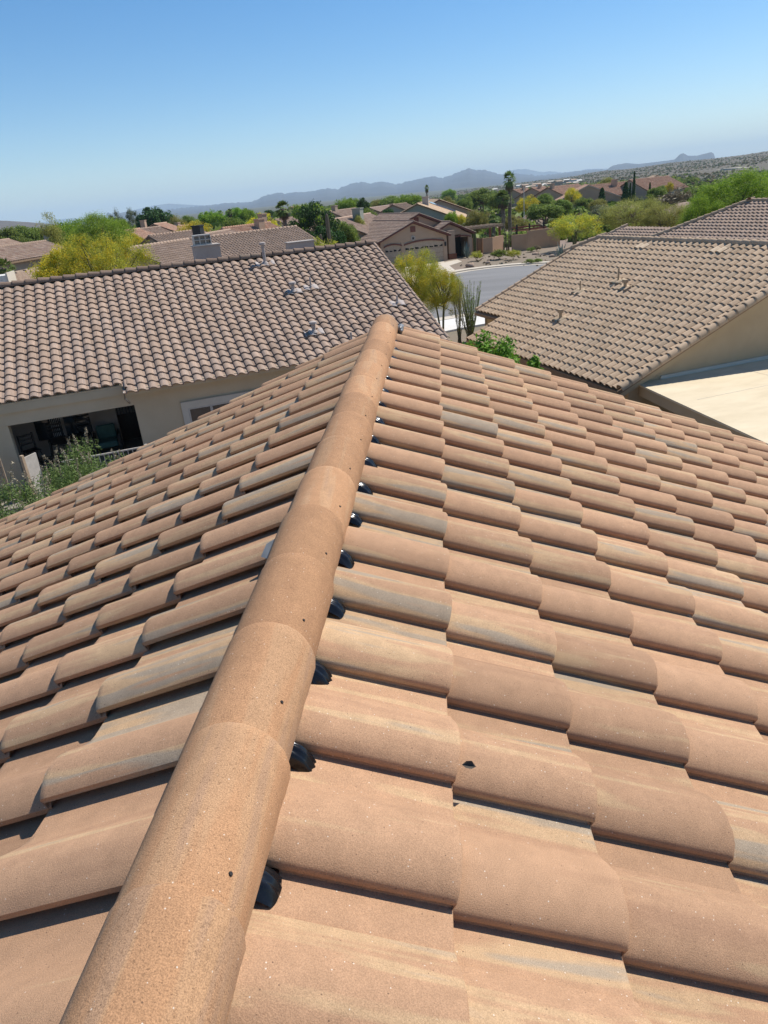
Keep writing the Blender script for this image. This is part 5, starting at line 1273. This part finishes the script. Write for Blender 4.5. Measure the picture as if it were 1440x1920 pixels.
# bushes close by
def near_bush(lab, px, D, w, ztop_px, kind_mat, seed, n=9000, leaf=.05, gz=-6.9, spikes=0, name='garden_shrub', asp=.45, ncl=60, rz=1.0):
    P = at_d(px, ztop_px, D); H = P[2] - gz; R = w * D / F_PX / 2; e = empty(name, lab, 'shrub', (P[0], P[1], gz)); r = np.random.default_rng(seed)
    d = r.normal(size=(ncl, 3)); d /= np.linalg.norm(d, axis=1, keepdims=True); d[:, 2] = np.abs(d[:, 2]); cc = d * (.35 + .65 * r.random((ncl, 1)) ** .5) * np.array([R, R, H * .45]) + np.array([0, 0, H * .5])
    k = r.integers(0, ncl, n); g = r.normal(size=(n, 3)); g /= np.linalg.norm(g, axis=1, keepdims=True); c = cc[k] + g * (R * .28) * r.random((n, 1)) ** .5
    nr = g * .6 + r.normal(size=(n, 3)) * .6 + np.array([0, 0, .5]); nr /= np.linalg.norm(nr, axis=1, keepdims=True); L = leaf * (.5 + .8 * r.random(n)); V, F = leafquads(c, nr, L, L * asp, r)
    o = bpy.data.objects.new('foliage', mesh_np('foliage', V, F, MT[kind_mat])); link(o, e)
    mb = MB()
    for i in range(0, ncl, 3): mb.tube([(r.normal() * .1, r.normal() * .1, 0), tuple(cc[i] * np.array([.5, .5, .6])), tuple(cc[i])], [.022, .014, .006], 5)
    o = mb.build('stems', MT['twig'], e, True); o['kind'] = 'stuff'
    if spikes:
        V = []; C_ = []
        mb = MB()
        for i in range(spikes):
            j = r.integers(0, ncl); a = r.random() * 6.28; b = cc[j]; b = b * np.array([1, 1, 1]); dirv = np.array([math.cos(a) * .35, math.sin(a) * .35, 1.0]); Ls = r.uniform(.35, .75)
            pts = [tuple(b + dirv * Ls * q + np.array([.04 * math.sin(q * 3 + i), 0, 0])) for q in (0, .35, .7, 1)]; mb.tube(pts, [.006, .005, .004, .002], 4)
            for m in range(60):
                q = .3 + .7 * r.random(); C_.append(b + dirv * Ls * q + r.normal(size=3) * .015)
        o = mb.build('flower_stalks', MT['twig'], e); o['kind'] = 'stuff'
        C_ = np.array(C_); g = r.normal(size=C_.shape); g /= np.linalg.norm(g, axis=1, keepdims=True); V, F = leafquads(C_, g, np.full(len(C_), .017), np.full(len(C_), .011), r)
        o = bpy.data.objects.new('flower_spikes', mesh_np('flower_spikes', V, F, MT['l_spike'])); link(o, e); o['kind'] = 'stuff'
near_bush('leggy sage bush with tall dry flower spikes below the patio railing', 128, 16.0, 190, 838, 'l_sage', 1, n=12000, leaf=.034, gz=-5.6, spikes=24, asp=.3, ncl=46)
near_bush('sage bush with pale flower spikes at the left edge by the roof', 20, 14.0, 170, 900, 'l_sage', 2, n=9000, leaf=.034, gz=-5.6, spikes=18, asp=.3, ncl=40)
near_bush('fresh green leafy bush between the own roof edge and the pale tan roof', 918, 17.0, 150, 606, 'l_fresh', 3, n=12000, leaf=.06, spikes=0)
near_bush('small fresh green bush right of the leafy one below the pale tan eave', 1003, 15.6, 40, 632, 'l_fresh', 4, n=2600, leaf=.07)
near_bush('low green shrub in the gravel beside the near ocotillo', 836, 30, 40, 634, 'l_mid', 6, n=3500, leaf=.06)

# rocks
rkm = [None] * 3
def rocks(lab, pts, z, sizes, group):
    for i, ((x, y), s, l) in enumerate(zip(pts, sizes, lab)):
        P = at_z(x, y, z)
        e = blob('boulder', MT['rock'], None, (P[0], P[1], z + s * .25), (s, s * .8, s * .6), i + len(group), .3, 2); tag(e, l, 'rock', group)
rocks(['small tan boulder beside the tiny agave near the kerb', 'pale rock on the gravel left of the small grey agave', 'tan boulder below the twiggy brown bush', 'rock in the gravel near the large blue grey agave'],
      [(881, 501), (915, 494), (1004, 478), (1035, 482)], zs, [.5, .3, .4, .35], 'boulders in the yard across the street')
wash = [(1112, 391), (1122, 395), (1098, 398), (1085, 392), (1075, 396), (1003, 410), (1010, 416), (998, 420), (1288, 362), (1296, 366), (1282, 358), (1300, 372), (1150, 388), (1164, 386), (1178, 382)]
mb = MB()
import bmesh
bm = bmesh.new()
for i in range(420):
    x, y = random.choice(wash); P = at_z(x + random.gauss(0, 9), y + random.gauss(0, 3), -7.1); s = random.uniform(.25, 1.0)
    m = bmesh.ops.create_icosphere(bm, subdivisions=1, radius=1, matrix=Matrix.Translation((P[0], P[1], ground(P[0], P[1]) + s * .2)) @ Matrix.Diagonal((s, s * random.uniform(.6, 1), s * .7, 1)))
me = bpy.data.meshes.new('wash_rocks'); bm.to_mesh(me); bm.free(); me.materials.append(MT['rock']); o = bpy.data.objects.new('wash_rocks', me); link(o); tag(o, kind='stuff')
# earth bank in the wash
V = []; F = []
def mound(cx, cy, rx, ry, h, mat, name):
    n, m = 26, 9; mb = MB(); V = [(0, 0, h)]; F = []
    for i in range(1, m + 1):
        for k in range(n):
            t = 2 * math.pi * k / n; q = i / m; z = h * math.cos(q * math.pi / 2) ** 1.3 + .35 * mnoise.noise(Vector((cx + math.cos(t) * q * 4, cy + math.sin(t) * q * 4, 1))) * (1 - q) - .3 * (i == m); V.append((math.cos(t) * rx * q, math.sin(t) * ry * q, z))
    for k in range(n): F.append((0, 1 + k, 1 + (k + 1) % n))
    for i in range(m - 1):
        for k in range(n): F.append((1 + i * n + k, 1 + (i + 1) * n + k, 1 + (i + 1) * n + (k + 1) % n, 1 + i * n + (k + 1) % n))
    mb.add(V, F); o = mb.build(name, mat, None, True); o.location = (cx, cy, ground(cx, cy)); o['kind'] = 'structure'; return o
P = at_z(1115, 394, -7); mound(P[0], P[1], 12, 6, 2.2, MT['gravel'], 'earth_bank')
P = at_d(1290, 366, 140); mound(P[0], P[1], 7, 6, 2.4, MT['gravel'], 'earth_bank')
P = at_z(1003, 414, -7); mound(P[0], P[1], 4, 4, 2.0, MT['gravel'], 'earth_bank')

# ------------------------------------------------------------------ terrain
def polar_terrain():
    na = 240; radii = list(np.geomspace(2, 200, 60)) + list(np.geomspace(210, 24000, 50)); V = [(0, 0, ground(0, 0))]; F = []
    for r_ in radii:
        for k in range(na):
            t = 2 * math.pi * k / na; x, y = r_ * math.cos(t), r_ * math.sin(t); z = ground(x, y)
            if r_ > 90: z += .25 * mnoise.noise(Vector((x * .03, y * .03, 0)))
            V.append((x, y, z))
    T3 = [(0, 1 + k, 1 + (k + 1) % na) for k in range(na)]
    mb = MB(); Q = []
    for i in range(len(radii) - 1):
        for k in range(na): Q.append((1 + i * na + k, 1 + (i + 1) * na + k, 1 + (i + 1) * na + (k + 1) % na, 1 + i * na + (k + 1) % na))
    mb.add(V, T3 + Q); return mb.build('ground', MT['ground'], None, True)
def ground_mat():
    m, nt, n, l, b = new_mat('desert_ground'); tc = nd(n, 'ShaderNodeTexCoord')
    a = nd(n, 'ShaderNodeTexNoise'); a.inputs['Scale'].default_value = .035; a.inputs['Detail'].default_value = 8; l.new(tc.outputs['Object'], a.inputs[0])
    g = nd(n, 'ShaderNodeTexNoise'); g.inputs['Scale'].default_value = 3.0; g.inputs['Detail'].default_value = 12; g.inputs['Roughness'].default_value = .8; l.new(tc.outputs['Object'], g.inputs[0])
    r1 = ramp(n, [(.3, (.17, .12, .085)), (.6, (.27, .195, .145)), (.8, (.33, .25, .18))]); l.new(g.outputs[0], r1.inputs[0])
    r2 = ramp(n, [(.42, (0, 0, 0)), (.6, (1, 1, 1))]); l.new(a.outputs[0], r2.inputs[0])
    near = mixc(n, l, mathn(n, l, 'MULTIPLY', r2.outputs[0], .45), r1.outputs[0], (.13, .14, .07))
    ln = nd(n, 'ShaderNodeVectorMath', operation='LENGTH'); l.new(tc.outputs['Object'], ln.inputs[0])
    far = mathn(n, l, 'DIVIDE', mathn(n, l, 'SUBTRACT', ln.outputs['Value'], 260), 500, True)
    l.new(mixc(n, l, far, near, (.085, .085, .055)), b.inputs['Base Color']); b.inputs['Roughness'].default_value = .95
    bp = nd(n, 'ShaderNodeBump'); bp.inputs['Strength'].default_value = .6; bp.inputs['Distance'].default_value = .04; l.new(g.outputs[0], bp.inputs['Height']); l.new(bp.outputs[0], b.inputs['Normal'])
    return m
MT['ground'] = ground_mat()
tag(polar_terrain(), kind='structure')

# skylines of the ranges, built as relief standing at their distance
def skyline(pts, n):
    xs = np.linspace(pts[0][0], pts[-1][0], n); ys = np.interp(xs, [p[0] for p in pts], [p[1] for p in pts]); return xs, ys
def mountain(name, pts, D, depth, mat, n=260, m=26, rough=.30, seed=0, base=-12, jag=.6):
    xs, ys = skyline(pts, n); V = []; F = []; 
    crest = []
    for i, (x, y) in enumerate(zip(xs, ys)):
        P0 = at_d(x, y, D); y += jag * (mnoise.noise(Vector((x * .16, seed, 0))) + .7 * mnoise.noise(Vector((x * .45, seed, 3))) + .45 * mnoise.noise(Vector((x * 1.1, seed, 5))))
        P = at_d(x, y, D); crest.append((P, P0[2]))
    for i, (P, zs_) in enumerate(crest):
        hd = np.array([P[0], P[1]]) / D
        for j in range(m):
            q = j / (m - 1)     # 0 crest .. 1 foot
            dist = D - depth * q; prof = (1 - q) ** 1.7
            wj = max(0, 1 - q * 9); z = base + (P[2] * wj + zs_ * (1 - wj) - base) * prof
            rdg = mnoise.ridged_multi_fractal(Vector((P[0] / 1500 + seed, q * 3.4, P[1] / 3000)), .9, 2.1, 5, 1.0, 2.0) - 1.0
            amp = (P[2] - base) * rough * min(1, q * 5) * (1 - q) ** .5; z += amp * rdg * .5
            V.append((hd[0] * dist, hd[1] * dist, max(z, base - 1) if j < m - 1 else base - 4))
        V.append((hd[0] * (D + depth * .8), hd[1] * (D + depth * .8), base - 4))
    k = m + 1
    for i in range(n - 1):
        for j in range(m - 1): F.append((i * k + j, i * k + j + 1, (i + 1) * k + j + 1, (i + 1) * k + j))
        F.append((i * k, (i + 1) * k, (i + 1) * k + m, i * k + m))
    o = bpy.data.objects.new(name, mesh_np(name, V, np.array(F), mat, smooth=True)); link(o); o['kind'] = 'structure'; return o
MT['mount'] = noisy('mountain_rock', (.035, .038, .05), (.07, .068, .075), .0016, .95, 0, detail=8)
MT['lowhill'] = noisy('brown_low_hill', (.07, .06, .05), (.14, .11, .085), .012, .95, 0, detail=10)
RA = [(200, 400), (240, 398), (300, 394), (380, 386), (400, 384), (420, 381), (464, 379), (480, 375.5), (493, 368), (520, 361), (535, 363), (553, 360), (573, 360), (593, 356.7), (613, 353), (631, 355), (647, 349), (655, 345), (678, 340.7), (693, 344), (715, 340), (744, 345.5), (773, 337.8), (811, 330.4), (831, 333.8), (858, 323.3), (880, 315), (893, 319.5), (907, 318), (929, 324.4), (947, 328), (964, 324.8), (985, 327), (1010, 329), (1033, 327), (1058, 323.8), (1087, 320.6), (1117, 317.5), (1140, 318), (1180, 316)]
mountain('mountain_range', RA, 9500, 5200, MT['mount'], 620, 40, seed=2, jag=2.0)
RB = [(60, 420), (111, 411), (133, 409.5), (165, 411), (210, 402), (250, 394), (289, 385), (317, 381.7), (350, 383.6), (400, 386), (470, 392)]
mountain('distant_mountain_range', RB, 15500, 2000, MT['mount'], 160, 16, seed=5)
RB2 = [(930, 331), (942, 327), (955, 320), (969, 317.5), (987, 317), (1004, 320.5), (1017, 322.7), (1033, 321), (1054, 323.5), (1080, 321), (1102, 317), (1140, 316), (1180, 315)]
mountain('distant_mountain_range', RB2, 16500, 2000, MT['mount'], 120, 12, seed=6)
RC = [(1110, 325), (1137, 319), (1143, 314), (1150, 310), (1173, 305.8), (1198, 307.5), (1223, 304.4), (1252, 301), (1265, 299), (1271, 293), (1275.4, 288.8), (1281.7, 287.3), (1290, 291.9), (1298, 292), (1306.7, 291.9), (1323, 287.7), (1333.8, 285), (1338, 287.7), (1341, 297), (1380, 303)]
mountain('mesa_range', RC, 8000, 1500, MT['mount'], 260, 26, seed=9, jag=.35)
RD = [(-260, 409), (-120, 411), (0, 413.5), (15, 414), (60, 417), (100, 420.5), (130, 425), (170, 431)]
mountain('low_brown_hill', RD, 2600, 1200, MT['lowhill'], 120, 20, seed=12, jag=.3, base=-9)
# long scrub covered slope at the right
RE = [(760, 371), (820, 364), (860, 358), (900, 352), (940, 348), (962, 344.6), (1004, 339), (1054, 334), (1079, 330), (1108, 323.8), (1137, 319.6), (1171, 317.5), (1200, 314), (1252, 305.4), (1340, 297), (1390, 291), (1438, 283.5), (1520, 274), (1700, 262)]
MT['slope'] = noisy('grey_brown_scrub_slope', (.06, .058, .038), (.125, .105, .075), .02, .95, 0, detail=12, c3=(.085, .078, .055))
def slope_z(D0, D1, P, q): return 0
def hill_slope():
    n, m = 220, 60; xs, ys = skyline(RE, n); V = []; F = []; base = -8.3; D1 = 1900
    for i, (x, y) in enumerate(zip(xs, ys)):
        P = at_d(x, y + .5 * mnoise.noise(Vector((x * .12, 4, 0))), D1); hd = np.array([P[0], P[1]]) / D1; h = P[2] - base
        D0 = 420 + max(0, (1140 - x)) * 1.6
        V.append((hd[0] * (D1 + 600), hd[1] * (D1 + 600), base - 6))
        for j in range(m):
            q = 1 - j / (m - 1); dist = D0 + (D1 - D0) * q
            z = base + h * (q ** 1.15) + (0 if q in (0, 1) else 1.0) * .9 * mnoise.noise(Vector((hd[0] * dist * .012, hd[1] * dist * .012, 2))) * min(1, h / 8) * math.sin(q * math.pi)
            V.append((hd[0] * dist, hd[1] * dist, z - (1.5 if j == m - 1 else 0)))
    k = m + 1
    for i in range(n - 1):
        for j in range(m): F.append((i * k + j, i * k + j + 1, (i + 1) * k + j + 1, (i + 1) * k + j))
    o = bpy.data.objects.new('scrub_hillside', mesh_np('scrub_hillside', V, np.array(F), MT['slope'], smooth=True)); link(o); o['kind'] = 'structure'
    return np.array(V).reshape(n, k, 3)[:, 1:, :]
HS = hill_slope()
def scatter(name, P, size, mat, r, q=10):
    """joined small bushes: q leaf faces each"""
    n = len(P); c = np.repeat(P, q, 0); s = np.repeat(size, q); g = r.normal(size=(n * q, 3)); g /= np.linalg.norm(g, axis=1, keepdims=True); g[:, 2] = np.abs(g[:, 2])
    cc = c + g * (s * .5)[:, None] * np.array([1, 1, .9]); nr = g + r.normal(size=g.shape) * .3; nr /= np.linalg.norm(nr, axis=1, keepdims=True)
    V, F = leafquads(cc, nr, s * .42, s * .30, r); o = bpy.data.objects.new(name, mesh_np(name, V, F, mat)); link(o); o['kind'] = 'stuff'; return o
r = np.random.default_rng(4); N = 9000
ii = r.integers(0, HS.shape[0] - 1, N); jj = (r.random(N) ** .7 * (HS.shape[1] - 2)).astype(int); 
f1, f2 = r.random((N, 1)), r.random((N, 1)); P = HS[ii, jj] * (1 - f1) * (1 - f2) + HS[ii + 1, jj] * f1 * (1 - f2) + HS[ii, jj + 1] * (1 - f1) * f2 + HS[ii + 1, jj + 1] * f1 * f2
keep = np.array([mnoise.noise(Vector((p[0] * .006, p[1] * .006, 0))) + .5 * mnoise.noise(Vector((p[0] * .03, p[1] * .03, 5))) > -.15 + .4 * (r.random() - .5) for p in P]); P = P[keep]; N = len(P); h_ = int(N * .62)
scatter('hillside_scrub', P[:h_], .9 + 2.4 * r.random(h_) ** 2, MT['l_grey'], r, 7); scatter('hillside_scrub', P[h_:], .9 + 1.8 * r.random(N - h_), MT['l_brown'], r, 6)
# pale graded road line and far white roofs on the slope
for k, (a, b) in enumerate([((1255, 333), (1384, 315)), ((1384, 315), (1440, 311))]):
    A = at_d(a[0], a[1], 700); B = at_d(b[0], b[1], 760); mb = MB(); d = Vector(B - A); d.z = 0; nn = Vector((-d.y, d.x, 0)).normalized() * 14
    mb.prism([tuple(A), tuple(B), tuple(Vector(B) + nn + Vector((0, 0, .6))), tuple(Vector(A) + nn + Vector((0, 0, .6)))], (0, 0, -9)); o = mb.build('graded_bank', MT['concrete']); o['kind'] = 'structure'
rr = random.Random(3)
HL = ['tiny %s roofed far house, %s along the lower hillside' % (('white', 'tan', 'orange brown', 'cream')[i % 4], ('leftmost', '2nd', '3rd', '4th', '5th', '6th', '7th', '8th', '9th', '10th', '11th', '12th', '13th', '14th', '15th', '16th', '17th', '18th', '19th', '20th', '21st', '22nd', '23rd', '24th', '25th', '26th', '27th', '28th', '29th', '30th', '31st', '32nd', '33rd', 'rightmost')[i] + ' from left' if 0 < i < 33 else ('leftmost' if i == 0 else 'rightmost')) for i in range(34)]
for i in range(34):
    x = 905 + i * 5.6 + rr.uniform(-1.5, 1.5); y = 350 - (x - 905) * .108 + rr.uniform(0, 7) + (3 if x < 960 else 0); D = rr.uniform(800, 1200); P = at_d(x, y, D); w_ = rr.uniform(4, 8)
    g = P[2] - 4.2; mb = MB(); e = empty('hill_house', HL[i], 'house', (P[0], P[1], g), rr.uniform(-.5, .5), 'far houses along the hillside')
    MB().box(-w_ / 2, w_ / 2, -4, 4, -2, 1.6).build('wall', MT['stucco_f'] if i % 3 else MT['white'], e)
    m2 = MB(); m2.prism([(-w_ / 2 - .5, -4.5, 1.6), (-w_ / 2 - .5, 4.5, 1.6), (-w_ / 2 - .5, 0, 2.6)], (w_ + 1, 0, 0)); m2.build('roof', (MT['white'], MT['stucco_f'], MT['stucco_g'], MT['trim'])[i % 4], e)
# scrub between the houses
N = 1500; D = 105 + 330 * r.random(N) ** 1.3; X = r.uniform(600, 1440, N); P = []
for d_, x_ in zip(D, X):
    q = at_d(x_, 400, d_); P.append((q[0], q[1], ground(q[0], q[1])))
P = np.array(P); scatter('valley_scrub', P[:900], 1.0 + 2.2 * r.random(900), MT['l_mid'], r, 30); scatter('valley_scrub', P[900:], .8 + 1.6 * r.random(600), MT['l_brown'], r, 30)
N = 700; P = []
for i in range(N):
    q = at_d(r.uniform(-60, 640), 400, 150 + 400 * r.random()); P.append((q[0], q[1], ground(q[0], q[1])))
scatter('valley_trees', np.array(P), 3.5 + 3 * r.random(N), MT['l_mid'], r, 60)
N = 500; P = []
for i in range(N):
    q = at_d(r.uniform(560, 1300), 400, 260 + 500 * r.random()); P.append((q[0], q[1], ground(q[0], q[1])))
scatter('valley_trees', np.array(P), 2.5 + 3 * r.random(N), MT['l_mid'], r, 60)
# front yard litter
N = 120; P = []
for i in range(N):
    q = at_z(r.uniform(860, 1100), r.uniform(476, 500), zs); P.append((q[0], q[1], zs + .02))
scatter('yard_groundcover', np.array(P), .10 + .18 * r.random(N), MT['l_brown'], r, 8)

# ------------------------------------------------------------------ haze
def haze():
    m = bpy.data.materials.new('valley_air'); m.use_nodes = True; nt = m.node_tree; nt.nodes.remove(nt.nodes['Principled BSDF'])
    v = nt.nodes.new('ShaderNodeVolumePrincipled'); v.inputs['Color'].default_value = (.68, .86, 1.0, 1); v.inputs['Density'].default_value = HAZE; v.inputs['Anisotropy'].default_value = 0.0
    nt.links.new(v.outputs[0], nt.nodes['Material Output'].inputs['Volume'])
    mb = MB(); mb.box(-25000, 25000, -25000, 25000, -40, 470); o = mb.build('haze', m); o['kind'] = 'stuff'; return o
HAZE = 0.85e-4
haze()
